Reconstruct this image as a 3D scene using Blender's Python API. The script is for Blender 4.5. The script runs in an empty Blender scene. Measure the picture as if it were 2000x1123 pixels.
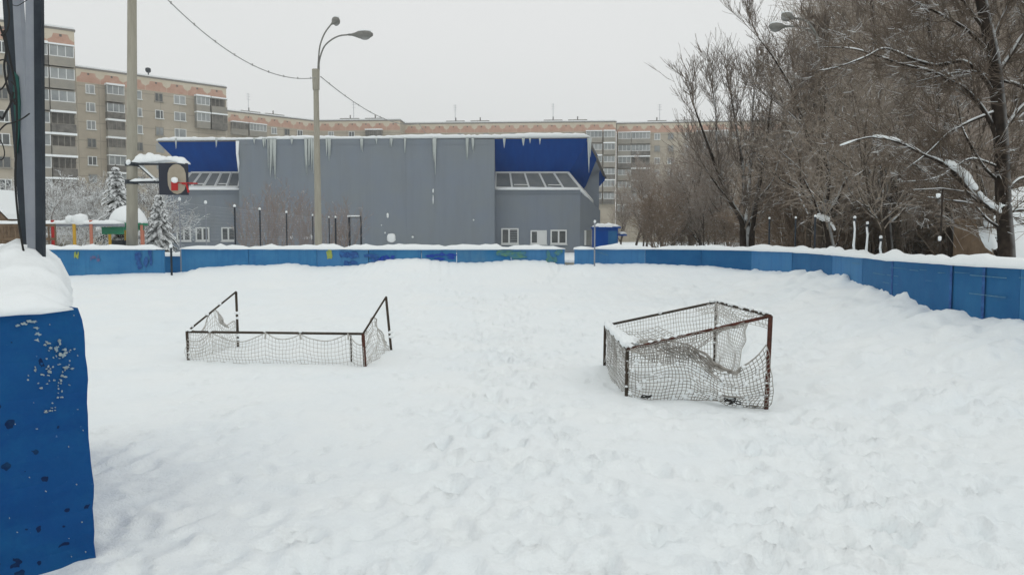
import bpy, math, random
import numpy as np
from mathutils import Vector, Matrix

C = bpy.context.scene.collection
R = math.radians
random.seed(7)

# ---------------------------------------------------------------- camera
EYE = 1.6
F = 1560.0
PITCH = math.atan((561.5 - 462) / F)
cd = bpy.data.cameras.new('camera')
cam = bpy.data.objects.new('camera', cd); C.objects.link(cam)
cam.location = (0, 0, EYE)
cam.rotation_euler = (R(90) - PITCH, 0, 0)
cd.sensor_width = 36; cd.sensor_fit = 'HORIZONTAL'; cd.lens = F / 2000 * 36
cd.clip_start = 0.05; cd.clip_end = 2000
bpy.context.scene.camera = cam

# ---------------------------------------------------------------- world: overcast sky
w = bpy.data.worlds.new('World'); bpy.context.scene.world = w
w.use_nodes = True
nt = w.node_tree; nt.nodes.clear()
wo = nt.nodes.new('ShaderNodeOutputWorld'); bg = nt.nodes.new('ShaderNodeBackground')
sky = nt.nodes.new('ShaderNodeTexSky'); sky.sky_type = 'NISHITA'; sky.sun_disc = False
sky.sun_elevation = R(28); sky.sun_rotation = R(200)
tc = nt.nodes.new('ShaderNodeTexCoord')
mp = nt.nodes.new('ShaderNodeMapping'); mp.inputs['Scale'].default_value = (1.2, 1.2, 2.2)
nz = nt.nodes.new('ShaderNodeTexNoise'); nz.inputs['Scale'].default_value = 1.3; nz.inputs['Detail'].default_value = 4
cr = nt.nodes.new('ShaderNodeValToRGB')
cr.color_ramp.elements[0].position = 0.3; cr.color_ramp.elements[0].color = (8.05, 8.3, 8.2, 1)
cr.color_ramp.elements[1].position = 0.7; cr.color_ramp.elements[1].color = (8.5, 8.6, 8.55, 1)
mx = nt.nodes.new('ShaderNodeMix'); mx.data_type = 'RGBA'; mx.inputs['Factor'].default_value = 0.97
nt.links.new(tc.outputs['Generated'], mp.inputs['Vector']); nt.links.new(mp.outputs[0], nz.inputs['Vector'])
nt.links.new(nz.outputs['Fac'], cr.inputs['Fac'])
nt.links.new(sky.outputs[0], mx.inputs[6]); nt.links.new(cr.outputs[0], mx.inputs[7])
nt.links.new(mx.outputs[2], bg.inputs['Color']); bg.inputs['Strength'].default_value = 0.1
nt.links.new(bg.outputs[0], wo.inputs[0])

sl = bpy.data.lights.new('sun', 'SUN'); sl.energy = 0.3; sl.angle = R(25); sl.color = (1, .97, .93)
so = bpy.data.objects.new('sun', sl); C.objects.link(so)
so.rotation_euler = (R(52), 0, R(35)); so.location = (0, -20, 60)
vs = bpy.context.scene.view_settings
vs.view_transform = 'Standard'; vs.look = 'None'; vs.exposure = 0.0; vs.gamma = 1

# ---------------------------------------------------------------- helpers
def U(px, py, d):
    """world point seen at photo pixel (px,py), at ground distance d ahead"""
    x = (px - 1000) / F; y = -(py - 561.5) / F
    c, s = math.cos(PITCH), math.sin(PITCH)
    v = Vector((x, c + y * s, -s + y * c))
    v *= d / v.y
    return Vector((v.x, v.y, EYE + v.z))

def tag(o, label=None, cat=None, group=None, kind=None):
    if label: o['label'] = label
    if cat: o['category'] = cat
    if group: o['group'] = group
    if kind: o['kind'] = kind
    return o

def empty(name, loc, rz=0, label=None, cat=None, group=None):
    o = bpy.data.objects.new(name, None); C.objects.link(o)
    o.location = loc; o.rotation_euler.z = rz
    o.empty_display_size = .2
    return tag(o, label, cat, group)

class MB:
    def __init__(s): s.v = []; s.f = []; s.m = []; s.mi = 0
    def quad(s, a, b, c, d):
        n = len(s.v); s.v += [tuple(a), tuple(b), tuple(c), tuple(d)]; s.f.append((n, n+1, n+2, n+3)); s.m.append(s.mi)
    def poly(s, pts):
        n = len(s.v); s.v += [tuple(p) for p in pts]; s.f.append(tuple(range(n, n+len(pts)))); s.m.append(s.mi)
    def box(s, x0, x1, y0, y1, z0, z1):
        n = len(s.v)
        s.v += [(x, y, z) for z in (z0, z1) for y in (y0, y1) for x in (x0, x1)]
        for f in ((0,2,3,1), (4,5,7,6), (0,1,5,4), (2,6,7,3), (0,4,6,2), (1,3,7,5)):
            s.f.append(tuple(n+i for i in f)); s.m.append(s.mi)
    def prism(s, pts, off):
        """closed prism: polygon pts extruded by vector off"""
        off = Vector(off); a = [Vector(p) for p in pts]; b = [p + off for p in a]
        s.poly(a); s.poly(b[::-1]); k = len(a)
        for i in range(k): s.quad(a[(i+1) % k], a[i], b[i], b[(i+1) % k])
    def tube(s, pts, rad, sides=6, cap=True):
        pts = [Vector(p) for p in pts]
        if not hasattr(rad, '__len__'): rad = [rad] * len(pts)
        n0 = len(s.v); k = len(pts)
        prev = None
        for i, p in enumerate(pts):
            t = (pts[min(i+1, k-1)] - pts[max(i-1, 0)])
            if t.length < 1e-9: t = Vector((0, 0, 1))
            t.normalize()
            if prev is None:
                a = Vector((0, 0, 1)) if abs(t.z) < .9 else Vector((1, 0, 0))
                u = t.cross(a).normalized()
            else:
                u = (prev - t * prev.dot(t)).normalized()
            prev = u; q = t.cross(u)
            for j in range(sides):
                an = 2 * math.pi * j / sides + .4
                s.v.append(tuple(p + (u * math.cos(an) + q * math.sin(an)) * rad[i]))
        for i in range(k-1):
            for j in range(sides):
                a = n0 + i*sides + j; b = n0 + i*sides + (j+1) % sides
                s.f.append((a, b, b+sides, a+sides)); s.m.append(s.mi)
        if cap and sides > 2:
            s.f.append(tuple(n0 + j for j in range(sides))[::-1]); s.m.append(s.mi)
            s.f.append(tuple(n0 + (k-1)*sides + j for j in range(sides))); s.m.append(s.mi)
    def blob(s, c, r, seed=0, nu=10, nv=6, amp=.2):
        """lumpy ellipsoid"""
        rnd = random.Random(seed); n0 = len(s.v)
        ph = [rnd.uniform(0, 6.28) for _ in range(4)]
        for i in range(nv+1):
            th = math.pi * i / nv
            for j in range(nu):
                a = 2*math.pi*j/nu
                k = 1 + amp * (math.sin(2*a + ph[0]) * .5 + math.sin(3*a + ph[1] + th) * .4 + math.sin(5*th + ph[2]) * .3) * math.sin(th)
                s.v.append((c[0] + r[0]*k*math.sin(th)*math.cos(a), c[1] + r[1]*k*math.sin(th)*math.sin(a), c[2] + r[2]*k*math.cos(th)))
        for i in range(nv):
            for j in range(nu):
                a = n0 + i*nu + j; b = n0 + i*nu + (j+1) % nu
                s.f.append((a, b, b+nu, a+nu)[::-1]); s.m.append(s.mi)
    def build(s, name, mats, parent=None, off=(0, 0, 0), smooth=False):
        me = bpy.data.meshes.new(name)
        o_ = Vector(off)
        if o_.length: vs_ = [(a-o_.x, b-o_.y, c-o_.z) for a, b, c in s.v]
        else: vs_ = s.v
        me.from_pydata(vs_, [], s.f); me.update()
        if not isinstance(mats, (list, tuple)): mats = [mats]
        for m in mats: me.materials.append(m)
        if len(mats) > 1: me.polygons.foreach_set('material_index', s.m)
        if smooth: me.polygons.foreach_set('use_smooth', [True]*len(me.polygons))
        o = bpy.data.objects.new(name, me); C.objects.link(o)
        if parent: o.parent = parent
        return o

def islands(mb, name, mats, parent=None, off=(0, 0, 0), smooth=False):
    """one object per loose piece"""
    par = list(range(len(mb.v)))
    def find(a):
        while par[a] != a: par[a] = par[par[a]]; a = par[a]
        return a
    for f in mb.f:
        a = find(f[0])
        for q in f[1:]: par[find(q)] = a
    groups = {}
    for k, f in enumerate(mb.f): groups.setdefault(find(f[0]), []).append(f)
    out = []
    for fs in groups.values():
        ids = {}; m2 = MB()
        for f in fs:
            for q in f:
                if q not in ids: ids[q] = len(m2.v); m2.v.append(mb.v[q])
            m2.f.append(tuple(ids[q] for q in f)); m2.m.append(0)
        out.append(m2.build(name, mats, parent, off, smooth))
    return out

# ---------------------------------------------------------------- materials
def mat(name, col, rough=.85, noise=None, bump=None, spec=.3, col2=None, extra=None, nscale=3.0, coord='Object', stretch=(1,1,1), metallic=0):
    m = bpy.data.materials.new(name); m.use_nodes = True
    t = m.node_tree; b = t.nodes['Principled BSDF']
    b.inputs['Base Color'].default_value = (*col, 1); b.inputs['Roughness'].default_value = rough
    b.inputs['Specular IOR Level'].default_value = spec; b.inputs['Metallic'].default_value = metallic
    c = t.nodes.new('ShaderNodeTexCoord'); mpn = t.nodes.new('ShaderNodeMapping'); mpn.inputs['Scale'].default_value = stretch
    t.links.new(c.outputs[coord], mpn.inputs['Vector'])
    out = None
    if col2 is not None:
        n = t.nodes.new('ShaderNodeTexNoise'); n.inputs['Scale'].default_value = nscale; n.inputs['Detail'].default_value = 6
        n.inputs['Roughness'].default_value = .65
        t.links.new(mpn.outputs[0], n.inputs['Vector'])
        r = t.nodes.new('ShaderNodeValToRGB'); r.color_ramp.elements[0].position = .35; r.color_ramp.elements[1].position = .65
        r.color_ramp.elements[0].color = (*col, 1); r.color_ramp.elements[1].color = (*col2, 1)
        t.links.new(n.outputs['Fac'], r.inputs['Fac']); out = r.outputs[0]
        t.links.new(out, b.inputs['Base Color'])
    if bump:
        n2 = t.nodes.new('ShaderNodeTexNoise'); n2.inputs['Scale'].default_value = bump[0]; n2.inputs['Detail'].default_value = 5
        t.links.new(mpn.outputs[0], n2.inputs['Vector'])
        bp = t.nodes.new('ShaderNodeBump'); bp.inputs['Strength'].default_value = bump[1]; bp.inputs['Distance'].default_value = bump[2]
        t.links.new(n2.outputs['Fac'], bp.inputs['Height']); t.links.new(bp.outputs[0], b.inputs['Normal'])
    if extra: extra(t, b, mpn, out)
    return m

def mixc(t, fac, a, b):
    m = t.nodes.new('ShaderNodeMix'); m.data_type = 'RGBA'
    if isinstance(fac, float): m.inputs['Factor'].default_value = fac
    else: t.links.new(fac, m.inputs['Factor'])
    for i, x in ((6, a), (7, b)):
        if isinstance(x, tuple): m.inputs[i].default_value = (*x, 1)
        else: t.links.new(x, m.inputs[i])
    return m.outputs[2]
def math_(t, op, a, b=None, clamp=False):
    n = t.nodes.new('ShaderNodeMath'); n.operation = op; n.use_clamp = clamp
    for i, x in enumerate((a, b)):
        if x is None: continue
        if isinstance(x, (int, float)): n.inputs[i].default_value = x
        else: t.links.new(x, n.inputs[i])
    return n.outputs[0]
def noise_(t, vec, scale, detail=5, rough=.6):
    n = t.nodes.new('ShaderNodeTexNoise'); n.inputs['Scale'].default_value = scale; n.inputs['Detail'].default_value = detail
    n.inputs['Roughness'].default_value = rough
    t.links.new(vec, n.inputs['Vector']); return n.outputs['Fac']
def ramp_(t, fac, p0, p1):
    n = t.nodes.new('ShaderNodeMapRange'); n.inputs[1].default_value = p0; n.inputs[2].default_value = p1
    t.links.new(fac, n.inputs[0]); return n.outputs[0]

def snow_extra(t, b, mpn, out):
    n1 = noise_(t, mpn.outputs[0], 9, 7, .68); n2 = noise_(t, mpn.outputs[0], 60, 3, .6)
    h = math_(t, 'ADD', n1, math_(t, 'MULTIPLY', n2, .22))
    bp = t.nodes.new('ShaderNodeBump'); bp.inputs['Strength'].default_value = .42; bp.inputs['Distance'].default_value = .06
    t.links.new(h, bp.inputs['Height']); t.links.new(bp.outputs[0], b.inputs['Normal'])
M_snow = mat('snow', (.885, .935, .955), 1.0, spec=.0, col2=(.915, .95, .955), nscale=.8, extra=snow_extra)
M_cap = mat('snow_cap', (.89, .925, .935), 1.0, spec=.0, bump=(9, .5, .03))

def snowy(name, col, col2, lo=.15, hi=.5, amount=.5, nscale=6, scol=(.8, .83, .84), rough=.9):
    """dark bark with snow lying where the surface faces up"""
    def ex(t, b, mpn, out):
        g = t.nodes.new('ShaderNodeNewGeometry'); sp = t.nodes.new('ShaderNodeSeparateXYZ')
        t.links.new(g.outputs['Normal'], sp.inputs[0])
        up = ramp_(t, sp.outputs['Z'], lo, hi)
        n = ramp_(t, noise_(t, mpn.outputs[0], nscale, 2, .5), .62 - amount*.35, .68 - amount*.25)
        t.links.new(mixc(t, math_(t, 'MULTIPLY', up, n), out, scol), b.inputs['Base Color'])
    return mat(name, col, rough, col2=col2, nscale=8, spec=.1, extra=ex)
M_bark = snowy('bark', (.035, .028, .022), (.10, .08, .062), amount=.4)
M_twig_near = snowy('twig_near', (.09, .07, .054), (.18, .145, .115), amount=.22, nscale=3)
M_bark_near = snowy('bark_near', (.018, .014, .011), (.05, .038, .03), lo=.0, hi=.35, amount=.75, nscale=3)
M_twig = snowy('twig', (.22, .182, .145), (.34, .29, .24), amount=.16, nscale=2.5)  # twig tone lightened: haze and flare over the crowns put into the colour
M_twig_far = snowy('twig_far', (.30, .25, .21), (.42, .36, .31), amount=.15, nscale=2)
M_twig_snowy = snowy('twig_snowy', (.14, .12, .105), (.25, .22, .2), lo=-.1, hi=.3, amount=1.2)
M_redtwig = snowy('red_twig', (.24, .20, .18), (.30, .25, .23), amount=.15)
M_under = snowy('undergrowth_twig', (.20, .15, .11), (.30, .235, .18), amount=.15, nscale=3)
M_needle = snowy('needle', (.035, .045, .035), (.08, .09, .075), lo=.1, hi=.5, amount=1.0, nscale=2.2)

def hall_extra(t, b, mpn, out):
    sp = t.nodes.new('ShaderNodeSeparateXYZ'); t.links.new(mpn.outputs[0], sp.inputs[0])
    fr = math_(t, 'FRACT', math_(t, 'MULTIPLY', sp.outputs['X'], 1/2.6))
    line = math_(t, 'LESS_THAN', fr, .012)
    mp2 = t.nodes.new('ShaderNodeMapping'); mp2.inputs['Scale'].default_value = (1.2, 1.2, .12)
    t.links.new(mpn.outputs[0], mp2.inputs['Vector'])
    st = ramp_(t, noise_(t, mp2.outputs[0], 1.5, 5, .7), .45, .8)
    c = mixc(t, math_(t, 'MULTIPLY', line, .12), out, (.13, .14, .15))
    c = mixc(t, math_(t, 'MULTIPLY', st, .3), c, (.17, .18, .18))
    t.links.new(c, b.inputs['Base Color'])
M_hall = mat('hall_cladding', (.215, .25, .30), .7, spec=.15, col2=(.23, .26, .285), nscale=.4, extra=hall_extra, bump=None)
M_hallblue = mat('blue_cladding', (.001, .055, .27), .75, spec=.06, col2=(.002, .07, .32), nscale=.7, stretch=(3, 1, .3))
def board_extra(t, b, mpn, out):
    mp2 = t.nodes.new('ShaderNodeMapping'); mp2.inputs['Scale'].default_value = (.5, .5, 9)
    t.links.new(mpn.outputs[0], mp2.inputs['Vector'])
    st = ramp_(t, noise_(t, mp2.outputs[0], 2.2, 6, .7), .62, .72)
    mp3 = t.nodes.new('ShaderNodeMapping'); mp3.inputs['Scale'].default_value = (9, 9, .8)
    t.links.new(mpn.outputs[0], mp3.inputs['Vector'])
    dr = ramp_(t, noise_(t, mp3.outputs[0], .9, 5, .65), .5, .75)
    c = mixc(t, math_(t, 'MULTIPLY', st, .28), out, (.16, .28, .40))
    c = mixc(t, math_(t, 'MULTIPLY', dr, .45), c, (.02, .09, .25))
    t.links.new(c, b.inputs['Base Color'])
M_board = mat('board_paint', (.034, .165, .36), .7, spec=.15, col2=(.055, .215, .41), nscale=1.3, extra=board_extra, bump=(14, .3, .01))
M_board2 = mat('board_paint_faded', (.065, .21, .40), .7, spec=.15, col2=(.045, .18, .40), nscale=1.0, extra=board_extra, bump=(14, .3, .01))
M_board4 = mat('board_paint_bleached', (.10, .23, .36), .8, spec=.1, col2=(.03, .17, .37), nscale=.9, extra=board_extra, bump=(14, .3, .01))
M_board3 = mat('board_paint_deep', (.014, .105, .26), .65, spec=.15, col2=(.025, .14, .31), nscale=1.3, extra=board_extra, bump=(14, .3, .01))
def nw_extra(t, b, mpn, out):
    v = t.nodes.new('ShaderNodeTexVoronoi'); v.inputs['Scale'].default_value = 12; v.inputs['Randomness'].default_value = 1
    wp = t.nodes.new('ShaderNodeVectorMath'); wp.operation = 'ADD'
    nn = t.nodes.new('ShaderNodeTexNoise'); nn.inputs['Scale'].default_value = 14
    sc = t.nodes.new('ShaderNodeVectorMath'); sc.operation = 'SCALE'; sc.inputs['Scale'].default_value = .09
    t.links.new(mpn.outputs[0], nn.inputs['Vector']); t.links.new(nn.outputs['Color'], sc.inputs[0])
    t.links.new(mpn.outputs[0], wp.inputs[0]); t.links.new(sc.outputs[0], wp.inputs[1]); t.links.new(wp.outputs[0], v.inputs['Vector'])
    sx = t.nodes.new('ShaderNodeSeparateColor'); t.links.new(v.outputs['Color'], sx.inputs[0])
    rad = math_(t, 'MULTIPLY', math_(t, 'POWER', sx.outputs[0], 1.5), .34)
    spot = math_(t, 'LESS_THAN', v.outputs['Distance'], rad)
    c = mixc(t, spot, out, (.004, .018, .07))
    # pale scraped flecks
    fl = ramp_(t, noise_(t, mpn.outputs[0], 24, 5, .75), .67, .70)
    c = mixc(t, math_(t, 'MULTIPLY', ramp_(t, noise_(t, mpn.outputs[0], 3.2, 6, .75), .48, .7), .35), c, (.012, .13, .27))
    c = mixc(t, math_(t, 'MULTIPLY', fl, .5), c, (.16, .28, .40))
    t.links.new(c, b.inputs['Base Color'])
    h = math_(t, 'SUBTRACT', noise_(t, mpn.outputs[0], 5, 5, .6), spot)
    bp = t.nodes.new('ShaderNodeBump'); bp.inputs['Strength'].default_value = .5; bp.inputs['Distance'].default_value = .02
    t.links.new(h, bp.inputs['Height']); t.links.new(bp.outputs[0], b.inputs['Normal'])
M_near = mat('near_wall_paint', (.004, .055, .205), .7, spec=.12, col2=(.008, .082, .24), nscale=2.0, extra=nw_extra)
M_fleck = mat('scraped_paint', (.38, .43, .42), .8, col2=(.2, .3, .38), nscale=40)
M_scr = mat('scrape', (.12, .24, .34), .8, col2=(.05, .18, .32), nscale=30)
M_conc = mat('concrete_pole', (.30, .285, .235), .9, col2=(.38, .36, .30), nscale=2.5, stretch=(3, 3, .4), bump=(20, .4, .01))
M_grey = mat('grey_paint_steel', (.23, .25, .29), .5, col2=(.29, .31, .34), nscale=4)
M_dark = mat('dark_steel', (.012, .018, .028), .5, col2=(.03, .04, .05), nscale=5)
M_teal = mat('teal_paint', (.008, .05, .045), .6, col2=(.02, .10, .085), nscale=3)
M_wire = mat('black_cable', (.02, .02, .02), .7)
M_lamp = mat('lamp_housing', (.16, .16, .15), .5, col2=(.22, .22, .2), nscale=6)
M_glass = mat('lamp_glass', (.25, .25, .24), .15, spec=.6)
M_cable = mat('grey_cable', (.33, .33, .32), .8)
M_rust = mat('rusty_pipe', (.045, .03, .024), .9, spec=.05, col2=(.14, .052, .04), nscale=14, bump=(30, .5, .004))
M_rustd = mat('dark_pipe', (.05, .045, .038), .9, spec=.05, col2=(.085, .065, .05), nscale=17, bump=(30, .5, .004))
M_net = mat('net_cord', (.40, .385, .36), .9, col2=(.58, .57, .54), nscale=12)
M_netd = mat('net_cord_dark', (.22, .205, .18), .9, col2=(.42, .40, .37), nscale=12)
M_white = mat('window_frame_white', (.72, .74, .73), .5)
M_pane = mat('window_pane', (.035, .045, .05), .12, spec=.7, col2=(.10, .11, .11), nscale=1.3)
M_paneg = mat('glazing_pane', (.16, .18, .185), .2, spec=.6, col2=(.25, .26, .25), nscale=.5)
M_pane2 = mat('far_pane', (.18, .20, .21), .3, spec=.5, col2=(.36, .38, .38), nscale=.35)
M_pink = mat('brick_band', (.46, .275, .205), .9, col2=(.54, .36, .28), nscale=.8)
M_cream = mat('cream_parapet', (.55, .49, .38), .9, col2=(.62, .56, .46), nscale=.5)
def panel_extra(t, b, mpn, out):
    sp = t.nodes.new('ShaderNodeSeparateXYZ'); t.links.new(mpn.outputs[0], sp.inputs[0])
    fz = math_(t, 'LESS_THAN', math_(t, 'FRACT', math_(t, 'MULTIPLY', math_(t, 'ADD', sp.outputs['Z'], .15), 1/2.8)), .05)
    fx = math_(t, 'LESS_THAN', math_(t, 'FRACT', math_(t, 'MULTIPLY', sp.outputs['X'], 1/3.2)), .03)
    ln = math_(t, 'MAXIMUM', fz, fx)
    st = ramp_(t, noise_(t, mpn.outputs[0], .25, 5, .7), .4, .75)
    c = mixc(t, math_(t, 'MULTIPLY', st, .5), out, (.28, .25, .205))
    c = mixc(t, math_(t, 'MULTIPLY', ln, .38), c, (.15, .13, .11))
    t.links.new(c, b.inputs['Base Color'])
M_panel = mat('concrete_panel', (.42, .37, .295), .9, col2=(.48, .435, .355), nscale=.3, extra=panel_extra)
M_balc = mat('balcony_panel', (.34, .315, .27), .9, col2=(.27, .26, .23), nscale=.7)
M_balcd = mat('balcony_dark', (.10, .095, .09), .8, col2=(.2, .19, .17), nscale=1.4)  # dark grey for some balcony panels, their infill and the vent squares
M_roofd = mat('roof_edge', (.2, .19, .175), .8)
M_ice = mat('ice', (.62, .67, .65), .35, spec=.5, col2=(.5, .55, .54), nscale=6, stretch=(4, 4, .5))
M_ice.node_tree.nodes['Principled BSDF'].inputs['Transmission Weight'].default_value = .12
M_bbw = mat('backboard_field', (.33, .29, .225), .7, col2=(.40, .355, .285), nscale=3)
M_bbd = mat('backboard_dark', (.025, .03, .045), .6)
M_red = mat('red_paint', (.42, .02, .02), .5)
M_yel = mat('yellow_paint', (.60, .36, .04), .6)
M_pinkp = mat('salmon_paint', (.50, .19, .13), .6)
M_green = mat('green_paint', (.03, .22, .12), .6)
M_brown = mat('brown_wood', (.12, .08, .05), .9, col2=(.2, .14, .09), nscale=4)
M_gyel = mat('graffiti_yellow', (.40, .42, .06), .7, col2=(.22, .32, .12), nscale=14)
M_gblue = mat('graffiti_blue', (.008, .03, .33), .6, col2=(.015, .08, .36), nscale=10)
M_ggreen = mat('graffiti_green', (.10, .24, .14), .7, col2=(.04, .17, .30), nscale=10)
M_gdark = mat('graffiti_dark', (.015, .05, .20), .7, col2=(.03, .14, .37), nscale=12)
M_gred = mat('graffiti_red', (.16, .12, .22), .7, col2=(.05, .15, .35), nscale=12)

# ---------------------------------------------------------------- rink boards path
TOP = 1.25
def bp_(px, d): return ((px - 1000) / F * d, d)
# pieces of board, as plan polylines (x, y)
seg_left = [(-24, 20.6), (-17, 21.6), bp_(100, 21.9), bp_(322, 22.0)]
seg_mid = [bp_(355, 22.4), bp_(620, 22.2), bp_(823, 21.8), bp_(892, 21.9), bp_(1103, 22.2)]
seg_small = [bp_(1122, 22.0), bp_(1160, 21.8)]
seg_right = [bp_(1161, 22.3), bp_(1260, 22.2), bp_(1370, 21.6), bp_(1470, 20.2), bp_(1550, 18.3), bp_(1630, 15.6),
             bp_(1690, 13.5), bp_(1748, 11.9), bp_(1863, 10.2), bp_(2000, 8.95), (5.85, 6.5), (5.8, 3.0), (5.7, -2), (5.5, -8)]
path = np.array(seg_left + seg_mid + seg_small + seg_right)
# level of the snow against the boards, from the photo's snow line
sl_px = [(-200, 536), (150, 538), (200, 534), (320, 532), (355, 533), (372, 528), (400, 520), (500, 517), (570, 513), (620, 521), (660, 520), (700, 518), (760, 506), (830, 503),
         (890, 511), (940, 512), (1000, 506), (1060, 508), (1110, 516), (1160, 513), (1250, 513), (1400, 518), (1500, 526), (1550, 527),
         (1570, 522), (1590, 532), (1605, 523), (1620, 534), (1640, 530), (1660, 538), (1680, 548), (1700, 555), (1720, 556),
         (1745, 570), (1765, 570), (1790, 576), (1820, 592), (1842, 604), (1860, 598), (1890, 600), (1910, 608), (1940, 612), (2000, 618), (2300, 640)]
SLX = np.array([a for a, b in sl_px]); SLY = np.array([b for a, b in sl_px])

# dense samples of the path: x, y, z of snow
P = []
for i in range(len(path)-1):
    a, b = path[i], path[i+1]; n = max(2, int(np.hypot(*(b-a)) / .12))
    for k in range(n): P.append(a + (b-a)*k/n)
P = np.array(P)
ppx = 1000 + P[:, 0] / np.maximum(P[:, 1], 2.0) * F
sy = np.interp(ppx, SLX, SLY)
pz = EYE - (sy - 462) / F * P[:, 1]
pz = np.where(P[:, 1] < 8.5, .68, pz)

rng = np.random.RandomState(3)
def vnoise(x, y, s, seed):
    """smooth value noise"""
    r = np.random.RandomState(seed); T = r.rand(256, 256)
    X = x / s + 500; Y = y / s + 500
    xi = np.floor(X).astype(int); yi = np.floor(Y).astype(int); fx = X - xi; fy = Y - yi
    fx = fx*fx*(3-2*fx); fy = fy*fy*(3-2*fy)
    g = lambda i, j: T[(xi+i) % 256, (yi+j) % 256]
    return (g(0,0)*(1-fx)+g(1,0)*fx)*(1-fy) + (g(0,1)*(1-fx)+g(1,1)*fx)*fy - .5

def ground_base(x, y):
    x = np.asarray(x, float); y = np.asarray(y, float)
    sh = x.shape; xf = x.ravel(); yf = y.ravel()
    D = np.full(xf.shape, 99.0); Z = np.full(xf.shape, .3)
    near = (xf > -26) & (xf < 12) & (yf > -9) & (yf < 28)
    idx = np.nonzero(near)[0]
    Ps = P[::2]; Zs = pz[::2]
    for c in range(0, len(idx), 20000):
        ii = idx[c:c+20000]
        d2 = (xf[ii, None]-Ps[None, :, 0])**2 + (yf[ii, None]-Ps[None, :, 1])**2
        j = d2.argmin(1); D[ii] = np.sqrt(d2[np.arange(len(ii)), j]); Z[ii] = Zs[j]
    t = np.clip((yf - 9) / 12, 0, 1)
    base = .42 * t*t*(3-2*t) - .02
    r = np.clip((yf - 22) / 6, 0, 1); base = base*(1-r) + .3*r
    k = np.exp(-(D / 1.5)**1.3)
    inside_bank = Z
    z = base*(1-k) + inside_bank*k
    return z.reshape(sh), D.reshape(sh)

# footprints / scuffs
dents = []
def trail(x0, y0, x1, y1, n, w=.16, dep=.05, sw=.075):
    dx, dy = x1-x0, y1-y0; L = math.hypot(dx, dy); nx, ny = -dy/L, dx/L
    for i in range(n):
        t = (i + random.uniform(-.2, .2)) / n; s = (1 if i % 2 else -1) * w * random.uniform(.6, 1.4)
        dents.append((x0+dx*t+nx*s, y0+dy*t+ny*s, sw*random.uniform(.8, 1.3), sw*1.6*random.uniform(.8, 1.3), math.atan2(dy, dx) + random.uniform(-.3, .3), dep*random.uniform(.5, 1.3)))
for k in range(9): trail(random.uniform(-1.3, 1.5), 3.2, random.uniform(-1.2, 1.5), random.uniform(12, 19), random.randint(26, 40), dep=.055)
for k in range(9): trail(random.uniform(.6, 2.4), 3.0, random.uniform(2.2, 5.0), random.uniform(7, 15), random.randint(18, 30), dep=.055)
for k in range(4): trail(random.uniform(-2, -.8), random.uniform(3, 5), random.uniform(-8, -3), random.uniform(10, 17), 22, dep=.025)
for k in range(5): trail(random.uniform(-6, 0), random.uniform(12, 17), random.uniform(3, 5), random.uniform(6, 17), 26, dep=.055)
trail(-4.8, 9.4, -1.2, 9.1, 14, dep=.04); trail(1.0, 7.4, 3.0, 7.0, 10, dep=.04)
for k in range(1700):
    y = 2.8 + 18 * random.random()**1.4; x = random.uniform(-.66, .66) * y
    if x < -1.2 and random.random() < .45: continue
    dents.append((x, y, random.uniform(.035, .09), random.uniform(.05, .16), random.gauss(1.57, .5), random.uniform(.012, .05) * (1 if random.random() < .75 else -.8)))
# lumpy thrown-up snow near the right boards
for k in range(420):
    y = random.uniform(6, 19); x = random.uniform(3.0, 6.0)
    if x/y > .7: continue
    dents.append((x, y, random.uniform(.10, .22), random.uniform(.12, .26), random.uniform(0, 3.14), random.uniform(-.075, .04)))

def axis(core, s0, g, far):
    a = [0.0]; s = s0
    while a[-1] < core: a.append(a[-1] + s0)
    while a[-1] < far: s *= g; a.append(a[-1] + s)
    return np.array(a)
ax = axis(2.6, .034, 1.0125, 420); xs = np.concatenate([-ax[:0:-1], ax])
ay = axis(.4, .03, 1.0078, 420) + 2.6
ys = np.concatenate([[-60, -40, -25, -15, -10, -7, -5, -3, -1.5, -.5, .3, 1, 1.6, 2.0, 2.2, 2.35, 2.45, 2.53], ay])
GX, GY = np.meshgrid(xs, ys)
GZ, GD = ground_base(GX, GY)
amp = np.clip(GY / 6, .5, 1)
fade = 1 / (1 + (GY / 30)**2)
front = (GY > 2.4) * (GY < 21)
GZ += vnoise(GX, GY, 1.9, 11) * .09 * np.clip(GD / 1.2, .15, 1) * fade
GZ += vnoise(GX*.8+GY*.3, GY, .6, 12) * .06 * fade
GZ += np.abs(vnoise(GX*1.1, GY*.6, .42, 41)) * -.05 * fade * (GY > 2.4)
patch = np.clip(vnoise(GX, GY, 1.3, 31) * 2.2 + .55 + .12*np.exp(-((GX-.3)/1.6)**2) + .1*(GX < -.5), 0, 1)      # trampled / untouched
rgh = np.clip((GX + .3) / 3.5, 0, 1) * front
tr_ = np.clip(patch + .5*rgh, 0, 1.3) * front
GZ += -np.abs(vnoise(GX*1.3, GY*.85, .26, 13)) * .042 * tr_
GZ += vnoise(GX*1.2, GY*.9, .12, 17) * .017 * tr_
GZ += vnoise(GX, GY, .06, 18) * .008 * (.35 + tr_) * (GY > 2.4) * (GY < 15)
GZ += -np.abs(vnoise(GX, GY, .5, 21)) * .055 * rgh * np.clip((GY-5)/6, .25, 1)
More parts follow.
